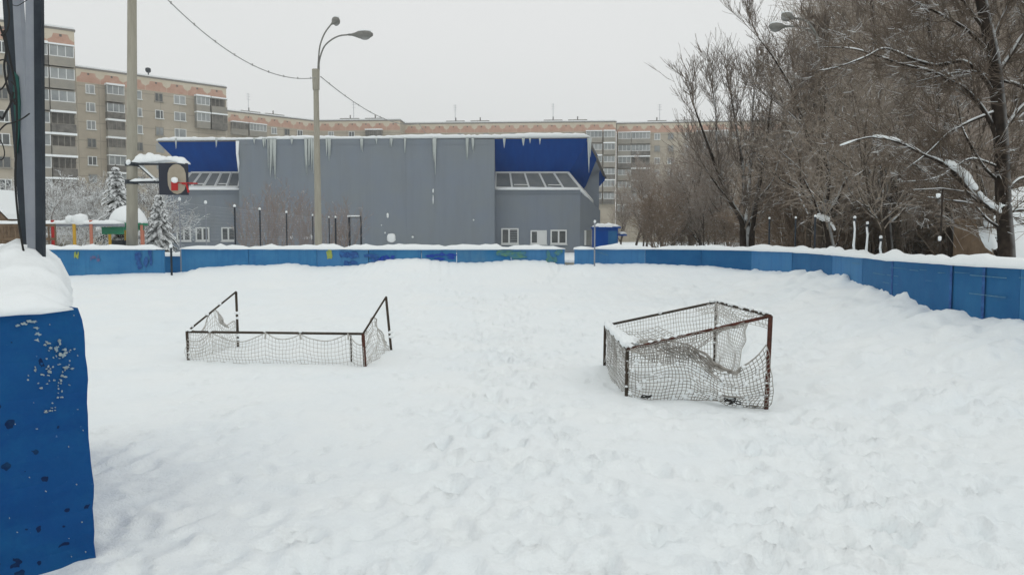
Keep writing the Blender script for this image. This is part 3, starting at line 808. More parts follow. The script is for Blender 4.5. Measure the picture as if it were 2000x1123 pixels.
# lower hem level of the net
def scallop(u, n=6): return abs(math.sin(u*math.pi*n))
mb = MB()
anch = [0, .14, .46, .66, .92, 1.0]
def fback(u, v):
    a = P1 + (P2-P1)*u; b = P1b + (P2b-P1b)*u
    k = max(i for i in range(5) if anch[i] <= u+1e-9) if u < 1 else 4
    s = (u-anch[k])/(anch[k+1]-anch[k]); dip = 4*s*(1-s)*(.045+.13*(anch[k+1]-anch[k])*1.6)
    if k == 0: dip += .1*(1-s)
    if k == 4: dip += .13*s
    a = a + Vector((0, 0, -dip))
    q = a + (b + Vector((0, 0, -.10)) - a)*v
    bul = math.sin(v*math.pi)*.07*(1+n2(u*9, 3))
    q += Vector((n2(u*17, v*5)*.02, -bul+n2(u*14+5, v*6)*.03, n2(u*15+9, v*6+4)*.02))
    return q - org
net_patch(mb, fback, 52, 9, .0032)
mb.tube([fback(k/90, 0) for k in range(91)], .007, 5)
for t in anch[1:5]:
    c = P1+(P2-P1)*t-org; mb.tube([c+Vector((0,0,.0)), fback(t, 0), fback(t, .15)], .012, 5)
mb.build('back_net', M_net, gl)
mb = MB()
def fside1(u, v):   # from P1 to A1
    a = P1 + (A1-P1)*u; b = P1b + (A1b-P1b)*u
    drop = .14*math.sin(u*math.pi*2)**2 + (.0 if u < .55 else (u-.55)*.95)
    a = a - Vector((0, 0, drop)); 
    if a.z < b.z: a.z = b.z
    q = a + (b+Vector((0, 0, -.1))-a)*v
    return q + Vector((n2(u*12, v*7)*.05, 0, n2(u*8+3, v*7)*.04)) - org
net_patch(mb, fside1, 26, 10, .0032); mb.tube([fside1(k/30, 0) for k in range(31)], .009, 5)
mb.tube([U(425, 608, 11.3)-org, U(432, 630, 11.3)-org, U(447, 640, 11.4)-org], [.01, .03, .012], 6)
mb.build('side_net', M_net, gl)
mb = MB()
def fside2(u, v):
    a = P2 + (A2-P2)*u; b = P2b + (A2b-P2b)*u
    drop = .02 + (.0 if u < .45 else (u-.45)*1.15)
    a = a - Vector((0, 0, drop))
    q = a + (b+Vector((0, 0, -.1))-a)*v
    return q + Vector((n2(u*12+7, v*7)*.06, 0, n2(u*8+13, v*7)*.04)) - org
net_patch(mb, fside2, 26, 12, .0035); mb.tube([fside2(k/30, 0) for k in range(31)], .009, 5)
mb.build('side_net', M_net, gl)
rnd = random.Random(9); mb = MB()
clumps(mb, P1, A1, org, [.02, .1, .38, .64], .026, rnd); clumps(mb, P1, P2, org, [.0, .02, .14, .455, .66], .022, rnd, .018)
clumps(mb, A1, A1b, org, [.38, .47, .78, .86], .030, rnd, 0); clumps(mb, A2, A2b, org, [.66, .74], .034, rnd, 0); clumps(mb, P1, P1b, org, [.75, .9], .024, rnd, 0)
islands(mb, 'snow_clump', M_cap, gl, smooth=True)

# -- right goal
FL = U(1225, 682, 8.1); FLb = U(1223, 772, 8.1); FR = U(1505, 617, 7.4); FRb = U(1495, 798, 7.4)
BL = U(1182, 636, 9.4); BLb = U(1180, 710, 9.4); BR = U(1399, 590, 9.2); BRb = U(1394, 716, 9.2)
org = Vector((FLb.x, FLb.y, FLb.z)); org2 = org.copy()
gr = empty('football_goal', org, label='rusty reddish goal with a torn snowy net, sunk slanting in snow on the right', cat='goal', group='buried goals')
pipe('crossbar', [FL, FR], .0165, M_rust, gr, org); pipe('rear_bar', [BL, BR], .015, M_rustd, gr, org)
pipe('front_post', [FL, FLb+dn], .0185, M_rustd, gr, org); pipe('front_post', [FR, FRb+dn], .0215, M_rust, gr, org)
pipe('rear_post', [BL, BLb+dn], .017, M_rustd, gr, org); pipe('rear_post', [BR, BRb+dn], .017, M_rustd, gr, org)
pipe('side_rail', [BL, FL], .014, M_rustd, gr, org); pipe('side_rail', [BR, FR], .014, M_rustd, gr, org)
mb = MB()
def ffront(u, v):
    # top hem: on the bar, then torn down to a trough and up to the post
    x = 1226 + (1497-1226)*u
    ux = [1226, 1300, 1345, 1372, 1395, 1415, 1435, 1462, 1484, 1499]; uy = [686, 668, 672, 690, 712, 722, 724, 708, 690, 672]
    yt = float(np.interp(x, ux, uy)); d = 8.1 + (7.4-8.1)*u
    xb = [1226, 1270, 1330, 1380, 1420, 1460, 1497]; yb = [774, 786, 780, 782, 792, 800, 806]
    ybm = float(np.interp(x, xb, yb))
    g = .6*math.exp(-((u-.58)/.13)**2)
    vv = v**(1-.35*g)
    y = yt + (ybm-yt)*vv
    q = U(x + 9*n2(u*11, v*6) - 16*g*(u-.6)*(1-v)*4, y + 7*n2(u*12+30, v*7), d)
    q += Vector((0, -.13*math.sin(v*math.pi)*(.4+u) + .12*n2(u*9+2, v*5), 0))
    return q - org
net_patch(mb, ffront, 40, 17, .0040)
mb.tube([ffront(k/60, 0) for k in range(61)], [.006 + .014*math.exp(-((k/60-.66)/.16)**2) for k in range(61)], 5)
mb.tube([ffront(k/60, .05) for k in range(24, 50)], .009, 5)
# gathered folds under the bar
rnd = random.Random(3)
for k in range(34):
    u0 = rnd.uniform(.18, .5); u1 = min(.66, u0+rnd.uniform(.06, .22)); v0 = rnd.uniform(-.03, .12); v1 = rnd.uniform(.02, .28)
    a = ffront(u0, max(0, v0)); b = ffront(u1, v1); c = (a+b)/2 + Vector((0, -.05, rnd.uniform(-.05, .02)))
    mb.tube(smooth_pts([a, c, b], 4), .0045, 4)
mb.build('front_net', M_netd, gr)
# fold of net still tied along the bar and its slack down to the gather
mb = MB()
def ffold(u, v):
    a = FL + (FR-FL)*(.02+.80*u)
    h = .02 + .22*math.sin(min(1, u*1.25)*math.pi)**1.2
    q = a - Vector((0, .04+.05*v, h*v)) + Vector((n2(u*20, v*4)*.03, n2(u*9, v*4)*.06, n2(u*13, v*5)*.03))
    return q - org
net_patch(mb, ffold, 46, 6, .004)
mb.build('slack_net', M_netd, gr)
mb = MB()
def fback2(u, v):
    a = BL + (BR-BL)*u; b = BLb + (BRb-BLb)*u
    q = a + (b-a)*v; q += Vector((n2(u*10, v*5)*.03, -.18*math.sin(v*math.pi)*(1-.4*u), n2(u*9, v*6)*.03))
    return q - org
net_patch(mb, fback2, 38, 14, .0036); mb.build('back_net', M_net, gr)
mb = MB()
def fleft(u, v):
    a = BL + (FL-BL)*u; b = BLb + (FLb-BLb)*u - Vector((0, 0, .08))
    q = a + (b-a)*v; q += Vector((.05*math.sin(v*math.pi)*n2(u*4, 2)+.05*math.sin(v*3), 0, n2(u*9, v*6)*.05))
    return q - org
net_patch(mb, fleft, 22, 14, .0036)
def fsag(u, v):   # net roof sagging from the left rail under snow
    a = BL + (FL-BL)*u; b = a + Vector((.62+.1*math.sin(u*5), 0, .06))
    q = a + (b-a)*v - Vector((0, 0, .16*math.sin(v*math.pi*.8)*math.sin(min(1, u+.25)*math.pi)))
    return q - org
net_patch(mb, fsag, 20, 10, .0035)
mb.build('left_net', M_netd, gr)
mb = MB()
def fright(u, v):
    t0 = U(1399, 592, 9.15); t1 = U(1464, 630, 7.95); b0 = U(1396, 722, 9.0); b1 = U(1437, 735, 8.1)
    q = (t0+(t1-t0)*u)*(1-v) + (b0+(b1-b0)*u)*v + Vector((n2(u*7, v*6)*.05, 0, n2(u*9+4, v*5)*.03)); return q - org
net_patch(mb, fright, 20, 18, .0036); mb.tube([fright(1, k/20) for k in range(21)], .006, 5)
def ftop(u, v):
    t0 = BR + (FR-BR)*u; q = t0 + Vector((-.25*v*(1-u), 0, -.10*v)) + Vector((n2(u*9, v*5)*.06, 0, n2(u*11, v*3)*.05)); return q - org
net_patch(mb, ftop, 22, 6, .0035)
mb.build('right_net', M_net, gr)
rnd = random.Random(17); mb = MB()
mb.v  # snow lying on the rails and on the sagging net
rail = [BL + (FL-BL)*(k/16) - org for k in range(17)]
mb.tube([p + Vector((.01, 0, .025+.012*math.sin(k*1.7))) for k, p in enumerate(rail)], [.03+.012*math.sin(k*2.3)**2 for k in range(17)], 8)
mb.build('rail_snow', M_cap, gr, smooth=True)
mb = MB(); n0 = 0; NU, NV = 14, 10
for i in range(NU+1):
    for j in range(NV+1):
        u, v = i/NU, j/NV; q = fsag(.02+.96*u, v*(.22+.16*math.sin(u*7)**2)) + Vector((0, 0, .02+.035*math.sin(v*math.pi)*(1+n2(u*6, v*6)) - .03*(v > .95)))
        mb.v.append(tuple(q))
for i in range(NU):
    for j in range(NV):
        a = i*(NV+1)+j; mb.f.append((a, a+NV+1, a+NV+2, a+1)); mb.m.append(0)
mb.build('net_snow', M_cap, gr, smooth=True)
mb = MB()
clumps(mb, BR, FR, org, [.02, .1, .22, .3, .36, .5, .56, .7, .84, .92], .026, rnd); clumps(mb, BL, BR, org, [.03, .5, .97], .026, rnd)
clumps(mb, FL, FR, org, [.03, .18, .24, .3, .36, .42, .62, .66], .022, rnd, .02); clumps(mb, FR, FRb, org, [.36, .48, .6, .72, .85], .022, rnd, 0)
clumps(mb, FL, FLb, org, [.25, .5, .62, .8], .02, rnd, 0); clumps(mb, BR, BRb, org, [.3, .4, .62], .02, rnd, 0)
for k in range(80):
    q = ffront(rnd.random()*.95, rnd.random()); mb.blob(q + Vector((0, -.01, .0)), (rnd.uniform(.010, .028), .012, rnd.uniform(.008, .022)), k, 8, 5)
islands(mb, 'snow_clump', M_cap, gr, smooth=True)
# twisted ends of net lying on the snow
mb = MB()
for (x, y) in ((1425, 783), (1436, 788), (1470, 796), (1480, 802), (1490, 801), (1262, 776)):
    c = U(x, y, 7.5 if x > 1300 else 7.95); pts = [c + Vector((.05*math.sin(k*1.3+x), .03*math.cos(k*1.9+x), .02*math.sin(k*2.1+y)+.01)) - org2 for k in range(7)]
    mb.tube(smooth_pts(pts, 4), .006, 5)
islands(mb, 'net_tangle', M_wire, gr)

# ---------------------------------------------------------------- grey sports hall
HO = Vector((-11, 66, 0))
hall = empty('sports_hall', HO, label='large windowless grey sports hall with deep blue overhangs and a snowy roof', cat='building')
def hb(mb, name, m, parent=None, smooth=False): return mb.build(name, m, parent or hall, off=HO, smooth=smooth)
ZG = -.5
zr = U(700, 272, 63.6).z
xl = U(465, 300, 63.6).x; xr = U(966, 300, 63.6).x
mb = MB(); mb.box(xl, xr, 63.6, 66.5, ZG, zr); hb(mb, 'front_wall', M_hall)
# thin cap flashing & vertical seams of the front wall
mb = MB()
for px in (792, 848): x = U(px, 300, 63.6).x; mb.box(x-.012, x+.012, 63.59, 63.6, ZG, zr-.2)
mb.box(xl, xr, 63.58, 63.6, zr-.45, zr-.40)
hb(mb, 'wall_seam', M_hall)
zl = U(400, 371, 65).z; zt = U(400, 337, 66.2).z
xL = U(322, 400, 65).x; xR = U(1133, 400, 65).x
mb = MB(); mb.box(xL, xl, 65, 66.4, ZG, zl); mb.box(xL, U(372, 337, 66.4).x, 66.4, 86, ZG, zl); hb(mb, 'left_wing', M_hall)
xc0 = U(372, 337, 66.2).x; xc1 = U(1110, 337, 66.2).x
mb = MB(); mb.box(xc0, xc1, 66.5, 86, ZG, zr-.3); hb(mb, 'core_wall', M_hall)
# right wing with chamfered corner whose top falls away
c0 = Vector((xR, 65, 0)); c1 = U(1172, 480, 68.0); c1.z = 0
ze = U(1158, 397, 67.2).z
mb = MB()
plan = [(xr, 65.0), (xR, 65.0), (c1.x, 68.0), (c1.x+.3, 86), (xr, 86)]
zs = [zl, zl, ze-.6, ze-.6, zl]
n = len(plan)
mb.poly([(x, y, ZG) for x, y in plan][::-1]); mb.poly([(x, y, z) for (x, y), z in zip(plan, zs)])
for i in range(n):
    j = (i+1) % n; mb.quad((*plan[i], ZG), (*plan[j], ZG), (*plan[j], zs[j]), (*plan[i], zs[i]))
hb(mb, 'right_wing', M_hall)
# blue sloping soffits
def soffit(pts, name='blue_soffit'):
    mb = MB(); a = [Vector(p) for p in pts]; nrm = (a[1]-a[0]).cross(a[-1]-a[0]).normalized()
    if nrm.y < 0: nrm = -nrm
    mb.prism(a, nrm*.12); return hb(mb, name, M_hallblue)
soffit([U(308, 278, 64), U(462, 275, 64), U(464, 337, 66.2), U(368, 337, 66.2)])
soffit([U(965, 272, 63.9), U(1150, 271, 64), U(1112, 336, 66.2), U(967, 336, 66.2)])
soffit([U(1150, 271, 64), U(1168, 305, 66.2), U(1141, 371, 68.4), U(1112, 336, 66.2)])
mb = MB(); mb.prism([U(1169, 318, 69.0), U(1182, 345, 69), U(1181, 353, 69), U(1168, 367, 69)], (0, .6, 0)); hb(mb, 'blue_soffit', M_hallblue)
mb = MB(); mb.prism([U(1140, 371, 68.2), U(1165, 303, 68.2), U(1174, 322, 68.2), U(1170, 340, 68.2), U(1170, 430, 68.2), U(1172, 520, 68.2), U(1136, 520, 68.2)], (0, 3, 0)); hb(mb, 'corner_pier', M_hall)
# roof slab and snow
rf = MB(); rf.prism([U(308, 277.5, 63.8), U(1150, 270.5, 63.8), U(1150, 267.5, 63.8), U(308, 274.5, 63.8)], (0, 22, 0)); rfo = hb(rf, 'roof', M_roofd)
rnd = random.Random(8); mb = MB(); n = 150; prof = [(0, -.05), (-.28, .02), (-.34, .2), (-.2, .38), (.3, .48), (3, .5), (22, .5)]
n0 = 0
for i in range(n+1):
    t = i/n; px = 306 + (1152-306)*t; base = U(px, 275 - 6.5*t, 63.8)
    k = .62 + .38*min(1, t*1.2)*(1 + .0) + .16*math.sin(t*23) + rnd.uniform(-.12, .12) ; k *= min(1, (min(i, n-i)+1)/3)
    for a, b in prof: mb.v.append((base.x, 63.75 + a*(1 if a > 0 else k), base.z + b*k*.75))
K = len(prof)
for i in range(n):
    for j in range(K-1): a = i*K+j; mb.f.append((a, a+K, a+K+1, a+1)); mb.m.append(0)
hb(mb, 'roof_snow', M_cap, rfo, True)
mb = MB(); e0 = U(1151, 269, 63.9); e1 = U(1183, 344, 69)
mb.prism([e0, e1, e1+Vector((.1, 0, -.2)), e0+Vector((0, 0, -.25))], (-.2, .25, .0)); hb(mb, 'eave_trim', M_roofd)
mb = MB(); mb.tube([U(464, 276, 63.55), U(463.5, 300, 63.5), U(465.5, 318, 63.5), U(466, 336, 63.6)], [.14, .10, .09, .03], 7); hb(mb, 'edge_snow', M_cap, None, True)
# slanted glazing strips
def glazing(p0, p1, q1, q0, n, frac=None):
    """p bottom left/right, q top left/right"""
    p0, p1, q0, q1 = map(Vector, (p0, p1, q0, q1))
    mb = MB(); nrm = (p1-p0).cross(q0-p0).normalized()
    if nrm.y > 0: nrm = -nrm
    fr = []
    ts = [k/n for k in range(n+1)]
    for t in ts: mb.tube([p0+(p1-p0)*t+nrm*.03, q0+(q1-q0)*t+nrm*.03], .10, 4)
    mb.tube([p0+nrm*.03, p1+nrm*.03], .10, 4); mb.tube([q0+nrm*.03, q1+nrm*.03], .09, 4)
    w_ = hb(mb, 'glazing_strip', M_white)
    for k in range(n):
        a, b = ts[k], ts[k+1]; mb = MB()
        mb.prism([p0+(p1-p0)*a, p0+(p1-p0)*b, q0+(q1-q0)*b, q0+(q1-q0)*a], -nrm*.05); hb(mb, 'pane', M_paneg, w_)
        if k % 2 == 1:
            mb = MB(); s0 = p0+(p1-p0)*(a+.02)+nrm*.02; s1 = p0+(p1-p0)*(b-.02)+nrm*.02; up = (q0-p0)*.22
            mb.tube([s0+up, s1+up], .05, 4); hb(mb, 'opening_sash', M_white, w_)
glazing(U(350, 366, 65.05), U(466, 366, 65.05), U(472, 338, 66.15), U(374, 338, 66.15), 5)
glazing(U(967, 368, 65.05), U(1134, 369, 65.05), U(1109, 338, 66.15), U(968, 338, 66.15), 5)
glazing(U(1134, 369, 65.05), U(1157, 394, 67.3), U(1139, 372, 68.3), U(1109, 338, 66.15), 1)
mb = MB()
snow_ridge(mb, arc([(U(348, 370, 64.9).x, 64.95), (xl, 64.95)], .4), lambda t: zl, .22, lambda t: .22, random.Random(3))
snow_ridge(mb, arc([(xr, 64.95), (xR, 64.95)], .4), lambda t: zl, .2, lambda t: .2, random.Random(4))
a = U(1134, 371, 64.95); b = U(1158, 398, 67.2)
mb.tube([a, (a+b)/2, b], [.14, .10, .06], 6)
hb(mb, 'ledge_snow', M_cap, None, True)
mb = MB(); mb.box(xL, xl, 64.93, 65, zl-.3, zl-.02); mb.box(xr, xR+.05, 64.93, 65, zl-.3, zl-.02); hb(mb, 'ledge_trim', M_hall)
# ground floor windows
def hall_window(x0, x1, y0, y1, d, sp=.5, curtain=False, bars=False):
    a = U(x0, y1, d); b = U(x1, y0, d); y = a.y
    mb = MB(); f = .11
    mb.box(a.x, b.x, y-.07, y-.005, a.z, a.z+f); mb.box(a.x, b.x, y-.07, y-.005, b.z-f, b.z)
    mb.box(a.x, a.x+f, y-.07, y-.005, a.z+f, b.z-f); mb.box(b.x-f, b.x, y-.07, y-.005, a.z+f, b.z-f)
    m = a.x+(b.x-a.x)*sp; mb.box(m-f*.6, m+f*.6, y-.065, y-.005, a.z+f, b.z-f)
    w_ = hb(mb, 'window', M_white)
    mb = MB(); mb.box(a.x+f, m-f*.6, y-.03, y-.006, a.z+f, b.z-f); hb(mb, 'pane', M_pane, w_)
    mb = MB(); mb.box(m+f*.6, b.x-f, y-.03, y-.006, a.z+f, b.z-f); hb(mb, 'pane', M_white if curtain else M_pane, w_)
    mb = MB(); mb.box(a.x-.05, b.x+.05, y-.14, y-.005, a.z-.07, a.z-.003); hb(mb, 'sill', M_white, w_)
    if bars:
        mb = MB()
        for k in range(1, 7): z = a.z + (b.z-a.z)*k/7; mb.box(m, b.x-f, y-.05, y-.034, z-.02, z+.02)
        hb(mb, 'blind', M_grey, w_)
for a in ((346, 373, 444, 471), (383, 409, 444, 471), (433, 460, 444, 471)): hall_window(*a, 65)
hall_window(979, 1013, 446, 477, 65, .45, bars=True); hall_window(1036, 1068, 450, 477, 65, .45, curtain=True); hall_window(1075, 1107, 449, 477, 65)
# side window on the chamfer
mb = MB(); sN = Vector((68-65, -(c1.x-xR), 0)).normalized()
def cham(t, z): return Vector((xR+(c1.x-xR)*t, 65+3*t, z)) + sN*.05
za, zb = U(1140, 479, 66).z, U(1140, 450, 66).z
mb.prism([cham(.2, za), cham(.28, za), cham(.28, zb), cham(.2, zb)], -sN*.04); mb.prism([cham(.55, za), cham(.62, za), cham(.62, zb), cham(.55, zb)], -sN*.04)
w_ = hb(mb, 'window', M_white); mb = MB(); mb.prism([cham(.28, za), cham(.55, za), cham(.55, zb), cham(.28, zb)], -sN*.03); hb(mb, 'pane', M_paneg, w_)
# icicles: clusters of tapering ice
def ice(px, y1, wpx, n, seed, d=63.48):
    rnd = random.Random(seed); mb = MB()
    for k in range(n):
        x = px + (rnd.uniform(-.5, .5)*wpx if n > 1 else 0); yy = 271 + (y1-271)*(rnd.uniform(.45, 1) if n > 1 else 1)
        a = U(x, 270, d); b = U(x+rnd.uniform(-.5, .5), yy, d); r = .04 + .075*rnd.random() + (.03 if n == 1 else 0)
        mb.tube([a, a+(b-a)*.35, a+(b-a)*.7, b], [r, r*.75, r*.42, .01], 6)
    hb(mb, 'icicle', M_ice, None, True)
for i, a in enumerate([(531, 352, 15, 12), (604, 345, 17, 12), (618, 350, 8, 6), (641, 318, 12, 7), (498, 287, 4, 2), (513, 290, 12, 3), (707, 300, 3, 2), (765, 296, 6, 3), (792, 300, 3, 2), (848, 330, 5, 3), (850, 342, 3, 1),
                       (913, 318, 6, 4), (925, 305, 4, 2), (985, 290, 3, 1), (1024, 288, 6, 3), (1033, 292, 4, 2), (1055, 286, 4, 2), (343, 294, 4, 2), (423, 293, 3, 2), (1150, 338, 3, 1), (1151, 315, 5, 4), (570, 283, 3, 1), (735, 282, 3, 1)]):
    ice(a[0], a[1], a[2], a[3], i)
# snow splashes stuck to the wall
mb = MB(); rnd = random.Random(6)
for (x, y, a, b) in ((765, 465, 8, 9), (846, 373, 1.5, 4), (846, 390, 1, 9), (757, 421, 2, 5), (569, 464, 4, 4), (599, 465, 5, 4), (608, 463, 3, 5), (806, 463, 2, 2), (752, 455, 1.5, 2), (745, 440, 1, 1.5), (925, 430, 1.4, 1.6)):
    c = U(x, y, 63.55); mb.blob(c, (a*.04, .06, b*.04), rnd.randint(0, 99), 12, 8, .3)
islands(mb, 'stuck_snow', M_cap, hall, HO, True)

# blue kiosk right of the hall
ko = U(1185, 478, 58); 
rt = empty('kiosk', (ko.x, ko.y, 0), label='small blue kiosk with a snowy roof at the right end of the hall', cat='kiosk')
a = U(1163, 446, 58); b = U(1207, 446, 58)
mb = MB(); mb.box(a.x-ko.x, b.x-ko.x, 0, 2.4, -.3, a.z); mb.build('cabin', M_hallblue, rt)
mb = MB(); mb.box(a.x-ko.x-.1, b.x-ko.x+.2, -.15, 2.5, a.z+.002, a.z+.1); mb.box(b.x-ko.x+.003, b.x-ko.x+.7, .3, 1.6, a.z-.55, a.z-.45); mb.build('roof', M_hallblue, rt)
mb = MB(); snow_ridge(mb, [Vector((a.x-ko.x-.05+(b.x-a.x+.25)*k/12, 1.1, 0)) for k in range(13)], lambda t: a.z+.1, 1.2, lambda t: .26, random.Random(2)); 
mb.blob((b.x-ko.x+.38, .9, a.z-.38), (.38, .6, .14), 2); mb.build('snow_cap', M_cap, rt, smooth=True)
mb = MB(); mb.box(.1, .75, -.02, -.003, .3, 2.0); mb.build('door', M_board3, rt)

# ---------------------------------------------------------------- apartment blocks
HT = 28.0; FL_H = 2.8
def block(px0, y0, px1, y1, label, cols, balcs, hide=None, depth=13, vis=None, roofbits=()):
    """facade seen from px0 (roof at y0) to px1 (roof at y1)"""
    d0 = (HT-EYE)*F/(462-y0); d1 = (HT-EYE)*F/(462-y1)
    A = Vector(((px0-1000)/F*d0, d0, 0)); B = Vector(((px1-1000)/F*d1, d1, 0))
    L = (B-A).length; ang = math.atan2(B.y-A.y, B.x-A.x)
    rt = empty('apartment_building', A, ang, label=label, cat='apartment building', group='apartment blocks round the yard')
    def uof(px):   # ray-line intersection -> metres along the facade
        k = (px-1000)/F
        t = (k*A.y - A.x)/((B.x-A.x) - k*(B.y-A.y)); return t*L
    mb = MB(); mb.box(0, L, 0, depth, -1, HT-.25); mb.build('wall', M_panel, rt)
    mb = MB(); mb.box(-.12, L+.12, -.14, depth+.1, HT-.247, HT); mb.mi = 0
    ro = mb.build('roof', M_roofd, rt); mb = MB(); mb.box(0, L, .1, depth-.1, HT+.003, HT+.28); mb.build('roof_snow', M_cap, ro)
    mb = MB(); mb.box(.0, L, -.05, -.002, HT-2.35, HT-.25); mb.build('parapet', M_cream, rt)
    mb = MB(); nb = max(1, round(L/3.25)); w_ = L/nb
    for k in range(nb):
        u = k*w_
        z0 = HT-2.3; z1 = HT-.75
        mb.mi = 0
        mb.prism([(u+.03, -.055, z0), (u+w_-.03, -.055, z0), (u+w_-.03, -.055, z1-.85), (u+w_-.55, -.055, z1-.55), (u+w_-.75, -.055, z1), (u+.75, -.055, z1), (u+.55, -.055, z1-.55), (u+.03, -.055, z1-.85)], (0, .03, 0))
        mb.mi = 1; mb.box(u+w_/2-.14, u+w_/2+.14, -.085, -.06, z1-.35, z1-.05)
    mb.build('brick_band', [M_pink, M_balcd], rt)
    rnd = random.Random(int(px0)+5)
    nfl = 9
    stuffF = MB(); stuffB = MB()
    def visible(px, z, d): 
        y = 462-(z-EYE)/d*F
        return y < (hide or (lambda p: 470))(px)
    for px, kind in cols:
        u = uof(px); d = A.y + (B.y-A.y)*u/L
        for fl in range(nfl):
            zc = HT-3.25-fl*FL_H
            ww, wh = (1.35, 1.45) if kind == 'w' else (2.0, 1.5)
            if visible(px, zc, d):
                mb = MB(); t = .11
                mb.box(u-ww/2, u+ww/2, -.06, -.003, zc-wh/2, zc-wh/2+t); mb.box(u-ww/2, u+ww/2, -.06, -.003, zc+wh/2-t, zc+wh/2)
                mb.box(u-ww/2, u-ww/2+t, -.06, -.003, zc-wh/2+t, zc+wh/2-t); mb.box(u+ww/2-t, u+ww/2, -.06, -.003, zc-wh/2+t, zc+wh/2-t)
                m = u+ww*rnd.choice((-.12, .12, 0)); mb.box(m-t/2, m+t/2, -.055, -.003, zc-wh/2+t, zc+wh/2-t)
                mb.box(u-ww/2-.1, u+ww/2+.1, -.22, -.061, zc-wh/2-.06, zc-wh/2+.08)
                w1 = mb.build('window', M_white if rnd.random() < .75 else M_balc, rt)
                mb = MB(); mb.box(u-ww/2+t, u+ww/2-t, -.03, -.004, zc-wh/2+t, zc+wh/2-t); mb.build('pane', M_pane2 if rnd.random() < .6 else M_pane, w1)
            else:
                stuffF.box(u-ww/2, u+ww/2, -.04, -.003, zc-wh/2, zc+wh/2)
    if stuffF.v:
        o = stuffF.build('hidden_windows', M_pane2, rt); o['kind'] = 'stuff'
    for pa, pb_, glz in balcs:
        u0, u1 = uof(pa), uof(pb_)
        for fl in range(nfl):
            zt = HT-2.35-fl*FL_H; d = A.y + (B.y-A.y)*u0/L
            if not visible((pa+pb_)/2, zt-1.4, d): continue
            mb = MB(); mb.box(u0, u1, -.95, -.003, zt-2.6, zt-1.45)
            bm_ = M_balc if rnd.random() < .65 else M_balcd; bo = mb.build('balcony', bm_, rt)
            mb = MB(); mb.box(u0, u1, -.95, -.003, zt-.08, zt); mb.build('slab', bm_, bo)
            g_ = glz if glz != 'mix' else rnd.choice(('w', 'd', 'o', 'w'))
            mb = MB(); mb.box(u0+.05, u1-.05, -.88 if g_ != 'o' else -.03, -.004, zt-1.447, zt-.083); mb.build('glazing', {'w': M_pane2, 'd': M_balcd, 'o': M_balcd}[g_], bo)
            mb = MB()
            if g_ == 'w':
                k = max(2, int((u1-u0)/.75))
                for q in range(k+1): x = u0+.03+(u1-u0-.12)*q/k; mb.box(x, x+.09, -.935, -.885, zt-1.447, zt-.083)
                mb.box(u0, u1, -.935, -.886, zt-1.447, zt-1.33)
            else:
                mb.box(u0, u1, -.935, -.90, zt-1.447, zt-1.40)
                for q in range(5): x = u0+(u1-u0-.05)*q/4; mb.box(x, x+.05, -.934, -.901, zt-1.42, zt-.083)
            mb.build('mullion', M_white if g_ == 'w' else M_balc, bo)
            if g_ != 'w' or rnd.random() < .5 or fl == 0:
                mb = MB(); mb.box(u0-.05, u1+.05, -1.1, -.05, zt+.003, zt+rnd.uniform(.18, .32)); mb.build('snow_cap', M_cap, bo)
    for (px, kind) in roofbits:
        u = uof(px); mb = MB()
        if kind == 'a':
            mb.tube([(u, 2, HT), (u, 2, HT+4.5)], .05, 4)
            for q in (3.2, 3.8, 4.3): mb.tube([(u-.5, 2, HT+q), (u+.5, 2, HT+q)], .025, 4)
            mb.build('antenna', M_grey, rt)
        elif kind == 'd':
            mb.blob((u, 1.5, HT+1.3), (.45, .3, .45), 3); mb.tube([(u, 1.5, HT), (u, 1.5, HT+1)], .1, 5); mb.build('dish', M_dark, rt)
        else:
            mb.box(u-2.2, u+2.2, 2, 5, HT+.29, HT+.75); mb.tube([(u, 3, HT+.75), (u, 3, HT+1.6)], .14, 6); mb.build('roof_vent', M_roofd, rt)
    return rt
def hide_hall(px): return 270 if 305 < px < 1180 else 480
block(-260, 10, 160, 67, 'nearest beige nine-storey block at the far left, behind the steel posts', [(-180, 'w'), (-120, 'w'), (-60, 'w'), (17, 'w'), (-10, 'w'), (48, 'w')], [(72, 106, 'w'), (108, 156, 'mix')])
block(161, 136, 449, 175, 'beige nine-storey block stepping down behind the basketball pole', [(187, 'w'), (278, 'w'), (319, 'w'), (359, 'b')],
      [(215, 249, 'mix'), (387, 413, 'w'), (416, 446, 'mix')], hide=lambda p: 270 if p > 305 else 480, roofbits=((307, 'd'),))
block(451, 219.5, 624, 239.5, 'distant block whose roofline falls towards the street lamp', [(540, 'w'), (565, 'w'), (590, 'w')], [(456, 486, 'd'), (489, 522, 'w')], hide=hide_hall, roofbits=((505, 'v'), (552, 'v'), (500, 'a')))
block(626, 238.8, 784, 237.3, 'distant pink-banded block just right of the street lamp, above the hall roof', [(650, 'w'), (690, 'w')], [(718, 750, 'd')], hide=hide_hall, roofbits=((681, 'v'), (730, 'v'), (690, 'a')))
block(793, 244, 1201, 240, 'long distant block above the right half of the hall roof', [(850, 'w'), (900, 'w'), (950, 'w'), (1000, 'w'), (1060, 'w'), (1110, 'w')],
      [(1143, 1174, 'mix'), (1177, 1199, 'w')], hide=lambda p: 268 if p < 1140 else 400, roofbits=((888, 'a'), (888, 'v'), (936, 'v'), (1079, 'a'), (1079, 'v'), (1127, 'v')))
block(1202, 243.8, 1640, 236, 'long distant block rising behind the bare trees on the right', [(1281, 'w'), (1307, 'w'), (1341, 'w'), (1430, 'w'), (1455, 'w'), (1490, 'w'), (1560, 'w'), (1600, 'w')],
      [(1205, 1230, 'w'), (1231, 1267, 'mix'), (1356, 1388, 'mix'), (1391, 1418, 'w'), (1515, 1540, 'mix')], roofbits=((1286, 'a'), (1281, 'v'), (1335, 'v')), hide=lambda p: 425)

